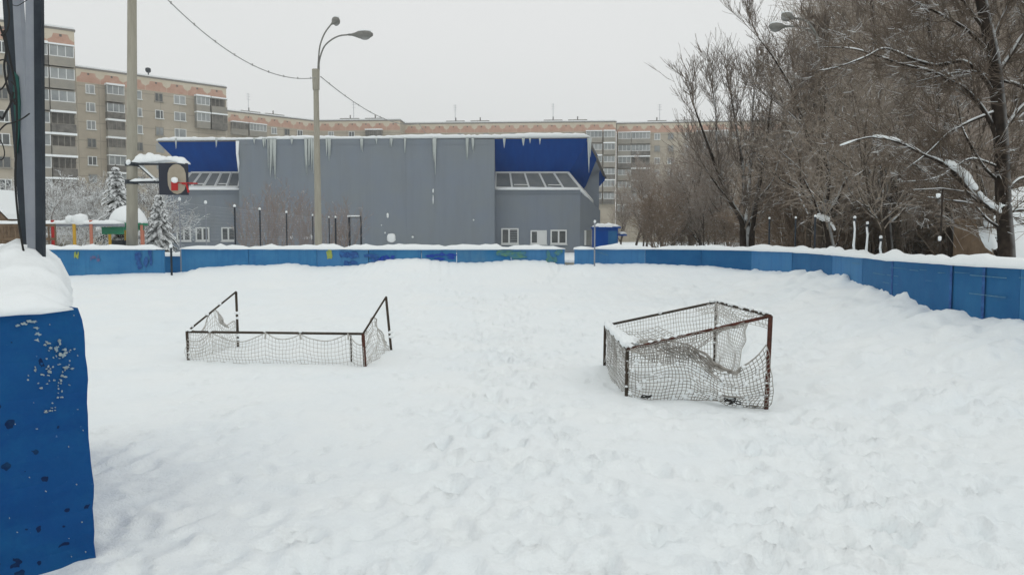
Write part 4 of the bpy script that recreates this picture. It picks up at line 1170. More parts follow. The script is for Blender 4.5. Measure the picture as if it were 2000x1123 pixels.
# ---------------------------------------------------------------- trees
def grow_tree(seed, height, r0, levels, spread, up, nchild, split=0, minr=.008, wob=.12, start=.25, stems=1, lenf=(.5, .75), twig_sides=3, droop=0, lean_=(.1, .4)):
    rnd = random.Random(seed); trunk = MB(); crown = MB()
    def branch(p, d, L, r, lv):
        n = max(3, int(L/(.55 if lv < 2 else .3))); n = min(n, 12 if lv == 0 else 7)
        pts = [p.copy()]; rad = [r]; dirs = [d.copy()]
        q = p.copy(); dd = d.copy()
        for i in range(n):
            dd = dd + Vector((rnd.gauss(0, wob), rnd.gauss(0, wob), rnd.gauss(0, wob*.6) + up*(.12 if lv else .25)*(1 if lv < levels else .4) - droop*(lv >= levels-1)*.12)); dd.normalize()
            q = q + dd*(L/n); pts.append(q.copy()); rad.append(max(minr*.7, r*(1-(i+1)/n*.8))); dirs.append(dd.copy())
        if lv <= 1: trunk.tube(pts, rad, 7 if lv == 0 else 5, False)
        else: crown.tube(pts, rad, twig_sides if lv > 2 else 4, False)
        if lv >= levels: return
        k = nchild[lv]
        st = start if lv == 0 else .15
        for c in range(k):
            t = st + (1-st)*((c+rnd.random())/k); i = min(n-1, int(t*n)); f = t*n-i
            bp = pts[i]+(pts[i+1]-pts[i])*f; bd = dirs[i]
            ax_ = bd.cross(Vector((rnd.gauss(0, 1), rnd.gauss(0, 1), rnd.gauss(0, 1)))).normalized()
            an = R(rnd.uniform(*spread[min(lv, len(spread)-1)]))
            nd = (Matrix.Rotation(an, 3, ax_) @ bd).normalized()
            if lv == 0 and nd.z < .05: nd.z = .15; nd.normalize()
            LL = L*rnd.uniform(*lenf)*(1-.45*t if lv == 0 else 1-.3*t)
            branch(bp, nd, LL, max(minr, rad[i]*.55 if lv == 0 else rad[i]*.6), lv+1)
    for s_ in range(stems):
        if stems == 1: d = Vector((rnd.gauss(0, .04), rnd.gauss(0, .04), 1)).normalized(); p = Vector((0, 0, -.3))
        else:
            a = 2*math.pi*(s_+rnd.random()*.6)/stems; lean = rnd.uniform(*lean_); d = Vector((math.cos(a)*lean, math.sin(a)*lean, 1)).normalized(); p = Vector((math.cos(a)*.15, math.sin(a)*.15, -.3))
        branch(p, d, height*rnd.uniform(.85, 1), r0*rnd.uniform(.75, 1), 0)
    return trunk, crown
class Kind: pass
def make_kind(mt, mc, **kw):
    t, c = grow_tree(**kw); k = Kind()
    k.t = bpy.data.meshes.new('trunk'); k.t.from_pydata(t.v, [], t.f); k.t.materials.append(mt)
    k.c = bpy.data.meshes.new('crown'); k.c.from_pydata(c.v, [], c.f); k.c.materials.append(mc)
    k.t.polygons.foreach_set('use_smooth', [True]*len(t.f)); k.h = kw['height']
    print('tree faces', len(t.f), len(c.f)); return k
def plant(k, x, y, h, rz, label, cat='tree', group=None, name='bare_tree', z=None, sx=1.0):
    zz = .3 if z is None else z
    rt = empty(name, (x, y, zz), rz, label=label, cat=cat, group=group)
    s = h/k.h; rt.scale = (s*sx, s*sx, s)
    for nm, me_ in (('trunk', k.t), ('crown', k.c)):
        o = bpy.data.objects.new(nm, me_); C.objects.link(o); o.parent = rt
    return rt
K_up = [make_kind(M_bark, M_twig, seed=s, height=12, r0=.19, levels=4, spread=[(18, 42), (18, 45), (20, 50)], up=.75, nchild=[15, 8, 6, 4], start=.18, lenf=(.45, .7), minr=.010) for s in (1, 2, 3)]
K_airy = [make_kind(M_bark, M_twig, seed=s, height=12, r0=.16, levels=3, spread=[(18, 42), (18, 45), (20, 50)], up=.75, nchild=[14, 8, 7], start=.2, lenf=(.45, .7), minr=.011) for s in (5, 6)]
K_wide = [make_kind(M_bark, M_twig, seed=s, height=12, r0=.22, levels=4, spread=[(35, 70), (25, 60), (25, 60)], up=.4, nchild=[14, 8, 7, 4], start=.22, lenf=(.5, .75), minr=.010, wob=.16) for s in (11, 12)]
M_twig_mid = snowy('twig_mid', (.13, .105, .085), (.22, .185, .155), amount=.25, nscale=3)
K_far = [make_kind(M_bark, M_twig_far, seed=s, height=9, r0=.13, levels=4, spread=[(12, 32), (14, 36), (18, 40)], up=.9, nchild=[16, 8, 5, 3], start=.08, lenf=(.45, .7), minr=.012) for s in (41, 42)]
K_bush = make_kind(M_redtwig, M_redtwig, seed=51, height=3, r0=.03, levels=3, spread=[(10, 35), (15, 40), (15, 40)], up=.5, nchild=[6, 4, 2], start=.1, stems=9, lenf=(.4, .6), minr=.006)
K_snowb = [make_kind(M_twig_snowy, M_twig_snowy, seed=s, height=5, r0=.09, levels=3, spread=[(30, 65), (25, 60), (25, 60)], up=.3, nchild=[16, 9, 7], start=.1, stems=2, lenf=(.45, .7), minr=.014, wob=.2) for s in (61, 62)]

def at(px, d): return (px-1000)/F*d
def hz_(ytop, d): return EYE-.3 + (462-ytop)/F*d
rnd = random.Random(77)
# the multi-stem tree standing clear at px 1460
def guided_tree(px, d, limbs, label, seed, tl=1.6, bark=None, twm=None, tmin=.006, dens=1.0, name='bare_tree'):
    """a tree whose main limbs follow given lines; finer branches grow from them, turning upward"""
    rnd = random.Random(seed); b = U(px, 480, d); org = Vector((b.x, b.y, .3)); rt = empty(name, org, label=label, cat='tree')
    tr = MB(); cr = MB()
    def twig(p, dd, L, r_, lv):
        m = 6; pts = [p]; q = p.copy(); dd = dd.copy()
        for i in range(m):
            dd = (dd + Vector((rnd.gauss(0, .09), rnd.gauss(0, .09), rnd.gauss(.06, .06)))).normalized(); q = q+dd*L/m; pts.append(q.copy())
        cr.tube(pts, [max(tmin, r_*(1-.15*i)) for i in range(m+1)], 4 if lv == 0 else 3, False)
        if lv < 2:
            for k in range(7 if lv == 0 else 5):
                i = rnd.randint(1, m-1); bd = (pts[i+1]-pts[i]).normalized()
                nd = (bd + Vector((rnd.gauss(0, .45), rnd.gauss(0, .45), rnd.gauss(.05, .22)))).normalized()
                twig(pts[i], nd, L*rnd.uniform(.4, .65), r_*.55, lv+1)
    for pp, r0, r1, dz in limbs:
        n_ = len(pp); pts = smooth_pts([U(x, y, d + dz*k/(n_-1)) - org for k, (x, y) in enumerate(pp)], 5); n = len(pts)
        rad = [r0+(r1-r0)*i/(n-1) for i in range(n)]; tr.tube(pts, rad, 7, False)
        L_ = sum((pts[i+1]-pts[i]).length for i in range(n-1))
        for k in range(int(L_*4.2*dens)):
            i = rnd.randint(int(n*.22), n-2); bd = (pts[i+1]-pts[i]).normalized()
            nd = (bd*.9 + Vector((rnd.gauss(0, .42), rnd.gauss(0, .45), rnd.gauss(.12, .2)))).normalized()
            twig(pts[i], nd, tl*rnd.uniform(.5, 1.2), max(tmin*1.3, rad[i]*.4), 0)
        for _ in range(3): twig(pts[-1], (pts[-1]-pts[-2]).normalized(), tl*.8, r1, 0)
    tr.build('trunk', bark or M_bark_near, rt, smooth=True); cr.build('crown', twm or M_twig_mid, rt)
guided_tree(1460, 28, [([(1452, 500), (1451, 460), (1448, 430), (1425, 390), (1400, 330), (1378, 270), (1358, 215)], .13, .025, -1.2),
    ([(1462, 500), (1462, 450), (1456, 400), (1451, 330), (1440, 260), (1428, 190)], .13, .025, .8),
    ([(1468, 500), (1469, 455), (1476, 400), (1490, 320), (1500, 250), (1508, 180)], .12, .025, -.6), ([(1458, 430), (1463, 360), (1469, 290), (1470, 220), (1476, 160)], .08, .02, 1.2),
    ([(1428, 395), (1402, 365), (1378, 330)], .045, .015, -.8), ([(1410, 350), (1400, 280), (1398, 220), (1392, 180)], .04, .015, .6), ([(1480, 390), (1510, 350), (1525, 290)], .04, .015, .5)],
    'many-stemmed bare tree standing clear of the wood, rising in front of the far block', 3, tl=1.75, tmin=.0055, dens=.62)
guided_tree(1600, 26, [([(1607, 500), (1603, 420), (1599, 330), (1596, 240), (1597, 120)], .17, .11, 0), ([(1600, 330), (1575, 260), (1548, 180), (1515, 120), (1482, 75)], .07, .018, -1),
    ([(1598, 280), (1560, 240), (1530, 210), (1500, 190)], .05, .015, 1), ([(1599, 300), (1630, 230), (1655, 150), (1668, 80)], .06, .018, -.8),
    ([(1600, 380), (1562, 330), (1528, 300)], .05, .015, 1)],
    'dark tree with a broken top at the wood edge, limbs fanning under the street lamp', 5, tl=1.7, tmin=.0055, dens=.62)
guided_tree(1730, 24, [([(1738, 500), (1730, 400), (1722, 290), (1716, 180), (1706, 60), (1700, -40)], .12, .04, 0), ([(1728, 380), (1690, 320), (1664, 260), (1650, 200)], .05, .015, 1), ([(1722, 300), (1755, 230), (1770, 150), (1778, 70)], .05, .015, -1),
    ([(1735, 440), (1772, 400), (1800, 350), (1822, 300)], .05, .015, 1)],
    'straight dark-trunked tree in the middle of the right stand, above the snow-plastered posts', 6, tl=1.2, dens=.6)
guided_tree(1850, 19, [([(1862, 520), (1853, 420), (1850, 330), (1838, 220), (1820, 100), (1808, -20)], .09, .035, 0), ([(1853, 400), (1820, 350), (1785, 320), (1750, 300)], .04, .012, .8), ([(1850, 320), (1880, 260), (1895, 190), (1898, 120)], .04, .012, -.6)],
    'slim dark tree directly left of the snowy-limbed near tree', 7, tl=1.0, dens=.6)
plant(K_airy[0], at(1535, 44), 44, hz_(150, 44), R(10), 'slender bare tree at the left edge of the wood', sx=.75)
# the stand behind the right boards
wood = []
stand = [(1605, 46, 120), (1622, 42, 30), (1625, 46, 35), (1655, 32, 40), (1690, 50, 5), (1705, 31, 60), (1735, 40, -20), (1765, 25, 20), (1790, 46, -60),
         (1820, 33, -60), (1850, 23, -20), (1870, 40, -90), (1905, 28, -80), (1925, 44, -100), (1950, 22, -60), (1985, 34, 110), (2020, 26, 60), (2150, 38, -100),
         (1598, 60, 80), (1640, 66, 50), (1580, 70, 50), (1640, 62, 40), (1700, 66, 20), (1760, 62, 0), (1830, 60, -20), (1900, 58, -40), (1975, 60, 130), (2060, 56, 60)]
for i, (px, d, yt) in enumerate(stand):
    k = (K_up + K_wide)[rnd.choice([0, 1, 2, 0, 1, 2, 0, 1, 2, 3, 4])]
    if px < 1660: k = K_airy[i % 2]
    plant(k, at(px, d), d, hz_(yt, d)*rnd.uniform(.9, 1.03), rnd.uniform(0, 6.28), 'bare brown tree in the dense stand behind the right rink board', group='bare trees of the stand on the right', sx=rnd.uniform(.85, 1.15))
# lower, snowier undergrowth trees
for i in range(26):
    px = rnd.uniform(1545, 2060); d = rnd.uniform(16, 34)
    if px < 1720 and d < 24: d += 8
    if d < 18: d += 3
    plant(rnd.choice(K_far + K_wide), at(px, d), d, rnd.uniform(3.2, 6.0), rnd.uniform(0, 6.28), 'low bare sapling with snowy twigs under the trees of the right stand', group='saplings under the right stand', sx=rnd.uniform(.7, 1.1), name='sapling')
K_thick = [make_kind(M_under, M_under, seed=s, height=4, r0=.04, levels=3, spread=[(12, 45), (20, 50), (20, 50)], up=.4, nchild=[9, 7, 4], start=.08, stems=9, lenf=(.4, .65), minr=.011) for s in (71, 72)]
for i in range(58):
    px = 1520 + 530*((i*.618) % 1); d = rnd.uniform(28, 52)
    plant(K_thick[i % 2], at(px, d), d, rnd.uniform(2.6, 4.6), rnd.uniform(0, 6.28), 'dense leafless brown bush in the undergrowth between the trunks of the right stand', cat='bush', group='undergrowth bushes of the right stand', sx=rnd.uniform(.9, 1.4), name='bush')
for i in range(9):
    px = 1285 + 225*((i*.618) % 1); d = rnd.uniform(60, 84)
    plant(K_thick[i % 2], at(px, d), d, rnd.uniform(3.0, 5.0), rnd.uniform(0, 6.28), 'leafless brown bush behind the board between the kiosk and the many-stemmed tree', cat='bush', group='undergrowth bushes before the far block', sx=rnd.uniform(.9, 1.4), name='bush')
# mid distance trees in front of the far block
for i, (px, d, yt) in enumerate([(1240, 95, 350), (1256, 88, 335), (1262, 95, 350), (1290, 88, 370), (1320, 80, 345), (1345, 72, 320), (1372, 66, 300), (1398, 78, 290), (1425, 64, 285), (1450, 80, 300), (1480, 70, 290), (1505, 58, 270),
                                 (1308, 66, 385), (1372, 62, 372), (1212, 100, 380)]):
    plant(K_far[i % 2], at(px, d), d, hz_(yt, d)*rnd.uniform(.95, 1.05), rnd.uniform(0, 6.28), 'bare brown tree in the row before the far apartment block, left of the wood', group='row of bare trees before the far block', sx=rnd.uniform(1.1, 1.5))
# left yard: snowy bare trees
for i, (px, d, yt, lb) in enumerate([(112, 46, 330, 'snow-dusted bush-like tree nearest the steel posts'), (150, 52, 325, 'snow-dusted bare tree between the posts and the spruce'), (185, 58, 345, 'snow-dusted bare tree just left of the spruce'),
                                     (300, 52, 330, 'thin snowy tree between the concrete pole and the hall'), (20, 55, 340, 'snowy tree behind the hut at the far left'), (75, 60, 330, 'snowy tree hidden behind the steel posts')]):
    plant(K_snowb[i % 2], at(px, d), d, hz_(yt, d)*.8, rnd.uniform(0, 6.28), lb, name='snowy_tree', sx=1.0)
# red-brown bushes behind the court fence
for i, px in enumerate((490, 520, 548, 585, 612, 645, 680)):
    d = 44 + (i % 3)*4; yt = [395, 372, 360, 385, 398, 402, 395, 405, 412, 420][i]
    plant(K_bush, at(px, d), d, hz_(yt, d)*1.0, rnd.uniform(0, 6.28), 'thin reddish-brown bush against the grey hall wall', cat='bush', group='reddish bushes before the hall', name='bush', sx=1.0)
# small snowy shrubs by the hall
# ---- spruces
def spruce(px, d, yt, label, seed):
    rnd = random.Random(seed); H = hz_(yt, d); org = (at(px, d), d, .3)
    rt = empty('spruce', org, label=label, cat='spruce')
    mb = MB(); mb.tube([(0, 0, -.3), (0, 0, H)], [.09, .015], 6); mb.build('trunk', M_bark, rt)
    mb = MB(); n = 26
    for i in range(n):
        t = i/n; z = H*(.08+.92*t); L = (1-t)**.85*H*.27+.08
        for k in range(8):
            a = rnd.uniform(0, 6.28); ll = L*rnd.uniform(.7, 1.15); dr = -.25-.25*(1-t)
            ca, sa = math.cos(a), math.sin(a)
            for j in range(9):
                f = (j+1)/9; c = Vector((ca*ll*f, sa*ll*f, z+dr*ll*f*f+rnd.uniform(-.03, .03)))
                wd = (.10+.13*(1-f))*(.6+ll*.5)
                tv = Vector((ca, sa, dr*2*f)).normalized(); sv = Vector((-sa, ca, 0))
                for sgn in (-1, 1):
                    s1 = (sv*sgn + tv*.6).normalized()
                    tip = c + s1*wd + Vector((0, 0, -.06-.05*rnd.random()))
                    mb.quad(c - tv*.06, c + tv*.07, tip + tv*.05, tip - tv*.03)
    mb.build('crown', M_needle, rt)
spruce(232, 42, 322, 'snow-covered spruce just left of the concrete pole', 1)
spruce(313, 44, 378, 'small snowy spruce in front of the hall corner', 2)
spruce(285, 50, 425, 'low snowy spruce behind the playground canopy', 3)

# ---- big near tree at the right with snowy limbs
def near_tree():
    rnd = random.Random(5)
    d0 = 12.6; b = U(1966, 520, d0); org = Vector((b.x, b.y, .5))
    rt = empty('near_tree', org, label='dark-trunked bare tree close behind the board at the right edge, reaching snowy limbs left', cat='tree')
    tr = MB(); cr = MB(); sn = MB()
    W = lambda x, y, dz=0: U(x, y, d0+dz) - org
    trunk = smooth_pts([W(1968, 560), W(1966, 480), W(1960, 400), W(1957, 300), W(1950, 200), W(1940, 110), W(1925, 40), W(1912, -30), W(1905, -150)], 3)
    n = len(trunk); tr.tube(trunk, [.13-.06*i/n for i in range(n)], 9, False)
    def twig(p, d, L, r, lv):
        m = 5; pts = [p]; dd = d.copy(); q = p.copy()
        for i in range(m):
            dd = (dd + Vector((rnd.gauss(0, .16), rnd.gauss(0, .16), rnd.gauss(0, .14)+.03))).normalized(); q = q+dd*L/m; pts.append(q.copy())
        cr.tube(pts, [max(.0035, r*(1-.16*i)) for i in range(m+1)], 4 if lv == 0 else 3, False)
        if lv < 2:
            for k in range(6 if lv == 0 else 4):
                i = rnd.randint(1, m-1); bd = (pts[i+1]-pts[i]).normalized()
                nd = (bd + Vector((rnd.gauss(0, .5), rnd.gauss(0, .5), rnd.gauss(0, .5)))).normalized()
                twig(pts[i], nd, L*rnd.uniform(.45, .7), r*.55, lv+1)
    def limb(pp, r0, r1, snow=.0, nt=14, tl=1.0):
        pts = smooth_pts([W(*q) for q in pp], 5); n = len(pts)
        rad = [r0+(r1-r0)*i/(n-1) for i in range(n)]; tr.tube(pts, rad, 6, False)
        for k in range(nt):
            i = rnd.randint(int(n*.12), n-2); bd = (pts[i+1]-pts[i]).normalized()
            nd = (bd*.9 + Vector((rnd.gauss(0, .45), rnd.gauss(0, .5), rnd.gauss(0, .5)))).normalized()
            twig(pts[i], nd, tl*rnd.uniform(.5, 1.2), max(.006, rad[i]*.45), 0)
        if snow:
            a = 0
            while a < n-3:
                ln = rnd.randint(4, 9); seg = pts[a:a+ln]
                if len(seg) > 2 and rnd.random() < .8:
                    rs = [snow*(.55 if j in (0, len(seg)-1) else rnd.uniform(.8, 1.15))*(.5+.5*rad[min(a+j, n-1)]/r0) for j in range(len(seg))]
                    sn.tube([s_+Vector((0, -.008, rad[min(a+j, n-1)]*.75)) for j, s_ in enumerate(seg)], rs, 6)
                a += ln + rnd.randint(0, 2)
    limb([(1960, 425), (1935, 405), (1905, 385), (1870, 345), (1848, 322), (1800, 300), (1755, 278), (1700, 268), (1640, 285)], .055, .008, .03, 16, .9)
    for run, r_ in (([(1968, 432), (1955, 415), (1938, 402), (1922, 390), (1912, 376)], .05), ([(1908, 372), (1896, 358), (1886, 344), (1872, 333), (1858, 323), (1846, 317)], .065), ([(1974, 398), (1962, 404), (1950, 402)], .07), ([(1972, 350), (1965, 356), (1955, 352)], .04), ([(1760, 276), (1735, 270), (1705, 266)], .025)):
        q = smooth_pts([W(x, y, -.04)+Vector((0, 0, r_*.25)) for x, y in run], 4); m_ = len(q)
        sn.tube(q, [r_*(.25+.75*math.sin(math.pi*(k+.6)/(m_+.2))**.5)*rnd.uniform(.8, 1.15) for k in range(m_)], 9)
    limb([(1958, 300), (1935, 240), (1910, 200), (1880, 170), (1860, 160), (1820, 140), (1760, 125), (1700, 105), (1660, 95), (1600, 92)], .045, .007, .016, 20, 1.0)
    limb([(1955, 210), (1920, 150), (1880, 120), (1830, 128), (1780, 115), (1730, 95), (1690, 112), (1640, 130), (1595, 140)], .04, .006, .014, 22, 1.0)
    limb([(1958, 260), (1990, 215), (2030, 180)], .045, .02, .02, 10, .8); limb([(2040, 190), (1985, 165), (1945, 155), (1900, 140), (1850, 146), (1790, 160)], .034, .006, .018, 16, .9)
    limb([(1952, 215), (1900, 235), (1870, 250), (1850, 262), (1810, 300), (1770, 330)], .032, .006, .013, 14, .8)
    limb([(1940, 110), (1890, 60), (1840, 30), (1790, 5), (1740, -10)], .035, .006, .0, 22, .9); limb([(1945, 150), (1990, 80), (2020, 20), (2040, -40)], .04, .01, .012, 18, .9)
    limb([(1935, 90), (1960, 30), (1985, -30)], .035, .01, .0, 16, .8); limb([(1925, 60), (1880, 0), (1850, -60)], .032, .01, .0, 18, .9)
    limb([(1962, 380), (1990, 350), (2030, 345)], .03, .008, .02, 8, .6); limb([(1963, 420), (1990, 410), (2030, 415)], .03, .008, .02, 8, .6)
    limb([(1960, 360), (1925, 330), (1900, 290), (1880, 250), (1870, 200)], .03, .006, .010, 14, .8)
    limb([(1958, 330), (1900, 310), (1860, 330), (1820, 350), (1760, 355)], .022, .005, .012, 12, .7)
    limb([(1964, 450), (1930, 430), (1900, 400), (1860, 392), (1810, 385)], .028, .006, .014, 14, .7)
    tr.build('trunk', M_bark_near, rt, smooth=True); cr.build('crown', M_twig_near, rt); islands(sn, 'branch_snow', M_cap, rt, smooth=True)
near_tree()
# second dark stem leaning beside, further back; and snowy forked stump-like trunk
def forked(px, d, pts_list, label, snow):
    b = U(px, 500, d); org = Vector((b.x, b.y, .4)); rt = empty('forked_tree', org, label=label, cat='tree'); rnd = random.Random(px)
    tr = MB(); cr = MB(); sn = MB()
    for pp, r0, r1 in pts_list:
        pts = smooth_pts([U(x, y, d)-org for x, y in pp], 4); n = len(pts); rad = [r0+(r1-r0)*i/(n-1) for i in range(n)]; tr.tube(pts, rad, 7, False)
        for k in range(16):
            i = rnd.randint(n//4, n-2); p = pts[i]; dd = (pts[i+1]-pts[i]).normalized()
            for j in range(2):
                nd = (dd*.6+Vector((rnd.gauss(0, .6), rnd.gauss(0, .6), rnd.gauss(.2, .5)))).normalized(); L = rnd.uniform(.5, 1.4)
                q = [p, p+nd*L*.5+Vector((0, 0, .06)), p+nd*L]; cr.tube(q, [.012, .008, .004], 3, False)
                for _ in range(4):
                    m_ = q[1]+(q[2]-q[1])*rnd.random(); cr.tube([m_, m_+Vector((rnd.gauss(0, .3), rnd.gauss(0, .3), rnd.gauss(.05, .25)))], [.006, .003], 3, False)
    for run, r_ in snow:
        q = smooth_pts([U(x, y, d-.1)-org for x, y in run], 4); m_ = len(q)
        sn.tube(q, [r_*(.2+.8*math.sin(math.pi*(k+.6)/(m_+.2))**.6)*rnd.uniform(.75, 1.2) for k in range(m_)], 8)
    tr.build('trunk', M_bark_near, rt, smooth=True); cr.build('crown', M_twig, rt); islands(sn, 'snow_clump', M_cap, rt, smooth=True)
forked(1610, 20, [([(1625, 500), (1618, 460), (1612, 430), (1612, 400), (1618, 350), (1612, 300)], .12, .05), ([(1613, 420), (1632, 395), (1645, 365), (1665, 330)], .07, .02), ([(1618, 450), (1600, 420), (1590, 390), (1570, 350)], .06, .02)],
       'forked trunk packed with snow in its crotch behind the right board', [([(1596, 420), (1604, 424), (1614, 428), (1620, 431)], .09), ([(1622, 434), (1627, 442), (1631, 450)], .045)])
forked(1938, 13.5, [([(1955, 520), (1945, 470), (1935, 430), (1925, 390), (1912, 340), (1895, 280)], .06, .02), ([(1950, 500), (1925, 460), (1918, 440)], .04, .02)],
       'snowy low stem leaning left of the near dark trunk', [([(1915, 445), (1925, 458), (1936, 472), (1944, 486)], .09), ([(1924, 430), (1934, 445), (1946, 462)], .06), ([(1950, 470), (1958, 450), (1964, 436)], .06)])
# far dark trunk of the wood carrying a box, seen among the twigs
# ---------------------------------------------------------------- fence posts behind the boards
def cappost(px, yt, d, r, label, group, name='fence_post', m=M_dark, snowy_side=False):
    b = U(px, 480, d); rt = empty(name, (b.x, b.y, .3), label=label, cat='post', group=group)
    h = U(px, yt, d).z-.3; mb = MB(); mb.tube([(0, 0, -.4), (0, 0, h)], r, 8); mb.build('post', m, rt)
    mb = MB(); mb.blob((0, 0, h+.02), (r*1.25, r*1.25, r*1.5), int(px), 8, 6)
    if snowy_side: mb.tube([(-r*.3+.012*math.sin(k*2.3+px), -r*.7, .2+(h-.25)*k/9) for k in range(10)], [r*(1.5-.09*k)*(.75+.4*abs(math.sin(k*1.9+px))) for k in range(10)], 7)
    mb.build('snow_cap', M_cap, rt, smooth=True); return rt
for px, yt, sn_, lb in ((1502, 428, 0, 'leftmost thin'), (1553, 427, 0, 'thin dark'), (1591, 424, 0, 'dark'), (1668, 427, 1, 'snow-plastered'), (1693, 438, 1, 'short snow-plastered'), (1720, 466, 1, 'lowest')):
    dd = dpath(px)+1.2
    where = {1502: 'where the board starts to curve', 1553: 'just left of the forked snowy trunk', 1591: 'touching the left side of the forked snowy trunk', 1668: 'right of the forked snowy trunk', 1693: 'between two snowy posts', 1720: 'right of the snowy pair of posts'}[px]
    cappost(px, yt, dd, .022, f'{lb} fence post behind the right board, {where}', 'fence posts behind the right board', snowy_side=bool(sn_))
b = U(1837, 497, 11.6); org = Vector((b.x, b.y, .5)); rt = empty('pipe_frame', org, label='tall thin pipe with a crossbar at its top behind the right board', cat='pipe frame')
mb = MB(); mb.tube([U(1835, 520, 11.6)-org, U(1841, 370, 11.6)-org], .014, 7); mb.build('post', M_bark_near, rt)
mb = MB(); mb.tube([U(1783, 371, 11.5)-org, U(1841, 368, 11.6)-org, U(1882, 374, 11.8)-org], .009, 6); mb.build('crossbar', M_bark_near, rt)
mb = MB(); mb.blob(U(1833, 382, 11.5)-org, (.028, .028, .03), 3, 10, 6, .5); mb.blob(U(1835, 466, 11.5)-org, (.022, .022, .035), 4, 10, 6, .5); islands(mb, 'snow_clump', M_cap, rt, smooth=True)

# court fence receding left of the lamp
fx = -9.45; fy = [22.8, 25.0, 27.9, 31.0, 35.0, 40.0, 44.0]
rt = empty('court_fence', (fx, 23.5, .3), label='wire court fence with snow-topped posts running from the board gap to the hall', cat='fence')
for i, y in enumerate(fy):
    x = (-1 if 0 else 0) - (.6*i/6)
    mb = MB(); mb.tube([(x, y-23.5, -.3), (x, y-23.5, 2.32)], .018 if i < 2 else .03, 7); po = mb.build('post', M_grey if i < 2 else M_dark, rt)
    mb = MB(); mb.blob((x, y-23.5, 2.36), (.045, .045, .055), i); mb.build('snow_cap', M_cap, po, smooth=True)
mb = MB()
for i in range(6):
    y0, y1 = fy[i]-23.5, fy[i+1]-23.5; x0, x1 = -.1*i, -.1*(i+1)
    for z in (.3, 1.2, 2.25): mb.tube([(x0, y0, z), (x1, y1, z)], .006, 3)
    n = int((y1-y0)/.22); 
    for k in range(n*2):
        t = k/(n*2); mb.tube([(x0+(x1-x0)*t, y0+(y1-y0)*t, -.2), (x0+(x1-x0)*t, y0+(y1-y0)*t, 2.3)], .0022, 3, False)
    for k in range(20): z = .1+k*.11; mb.tube([(x0, y0, z), (x1, y1, z)], .0022, 3, False)
mb.build('wire_mesh', M_grey, rt)
a = U(682, 424, 44); rt = empty('gate_frame', (a.x, a.y, .3), label='grey gate frame topped with snow at the far end of the court fence', cat='gate')
w_ = U(705, 424, 44).x-a.x; h = a.z-.3
mb = MB(); mb.tube([(0, 0, -.3), (0, 0, h)], .06, 6); mb.tube([(w_, 0, -.3), (w_, 0, h)], .045, 6); mb.tube([(0, 0, h), (w_, 0, h)], .04, 6); mb.build('frame', M_dark, rt)
mb = MB(); 
for k in range(9): mb.tube([(w_*k/9, 0, 0), (w_*k/9, 0, h)], .012, 4)
mb.build('mesh', M_grey, rt)
mb = MB(); mb.tube([(-.1, 0, h+.04), (w_*.9, 0, h+.04)], .05, 6); mb.tube([(-.05, -.04, 0), (-.05, -.04, .8)], [.1, .03], 6); mb.tube([(w_, -.05, -.1), (w_+.05, -.05, .7)], [.12, .03], 6); mb.build('snow_cap', M_cap, rt, smooth=True)
cappost(656, 425, 42, .045, 'lone dark post with a snow knob between the lamp pole and the gate frame', None)

# ---------------------------------------------------------------- playground at the left
d = 40
o_ = U(251, 475, d); rt = empty('playground_canopy', (o_.x, o_.y, .3), label='playground canopy with a thick snow dome and green rim behind the concrete pole', cat='canopy')
w2 = U(286, 440, d).x-o_.x; zr_ = U(251, 436, d).z-.3
mb = MB(); mb.tube([(0, 0, zr_-.12), (0, 0, zr_)], w2, 20); mb.tube([(0, 0, zr_-.35), (0, 0, zr_-.125)], w2*.8, 20); mb.build('rim', M_green, rt)
mb = MB(); n0 = 0
prof = [(0, .86), (.3, .84), (.6, .7), (.82, .45), (.96, .15), (1.0, 0), (.9, -.03)]
ph = 18
for a_, z_ in prof:
    for k in range(ph): an = 2*math.pi*k/ph; mb.v.append((w2*a_*math.cos(an), w2*a_*math.sin(an), zr_+z_+.02*math.sin(3*an)))
for i in range(len(prof)-1):
    for k in range(ph): a = i*ph+k; b = i*ph+(k+1) % ph; mb.f.append((a, b, b+ph, a+ph)[::-1]); mb.m.append(0)
mb.build('snow_dome', M_cap, rt, smooth=True)
for px, m in ((222, M_yel), (288, M_pinkp), (270, M_pinkp), (236, M_yel)):
    x = U(px, 450, d).x-o_.x; x = max(-w2*.93, min(w2*.93, x)); mb = MB(); mb.tube([(x, (-.4 if px in (222, 288) else .5), -.3), (x, (-.4 if px in (222, 288) else .5), zr_-.1)], .07, 8); mb.build('post', m, rt)
mb = MB(); mb.box(-1.0, .0, .2, .3, -.1, 1.1); mb.build('side_panel', M_dark, rt)

rt = empty('playground_rail', (U(140, 470, 38).x, 38, .3), label='low playground structure with red, yellow and salmon posts under a snowy beam', cat='playground equipment')
ox = U(140, 470, 38).x
for px, m, yt in ((103, M_red, 430), (145, M_yel, 425), (178, M_pinkp, 430)):
    x = U(px, 450, 38).x-ox; mb = MB(); mb.tube([(x, 0, -.3), (x, 0, U(px, yt, 38).z-.3)], .075, 8); mb.build('post', m, rt)
za = U(100, 437, 38).z-.3
mb = MB(); mb.box(U(60, 437, 38).x-ox, U(232, 437, 38).x-ox, .05, .6, za-.14, za); mb.build('beam', M_grey, rt)
mb = MB(); snow_ridge(mb, [Vector((U(60+172*k/40, 437, 38).x-ox, .3, 0)) for k in range(41)], lambda t: za, .35, lambda t: .16, random.Random(3)); mb.blob((U(154, 430, 38).x-ox, .1, za+.2), (.35, .3, .28), 4); mb.blob((U(135, 430, 38).x-ox, .1, za+.2), (.2, .3, .2), 6)
mb.build('snow_cap', M_cap, rt, smooth=True)
mb = MB(); mb.box(U(185, 437, 38).x-ox, U(228, 437, 38).x-ox, .62, .7, za-.5, za-.15); mb.build('side_panel', M_green, rt)

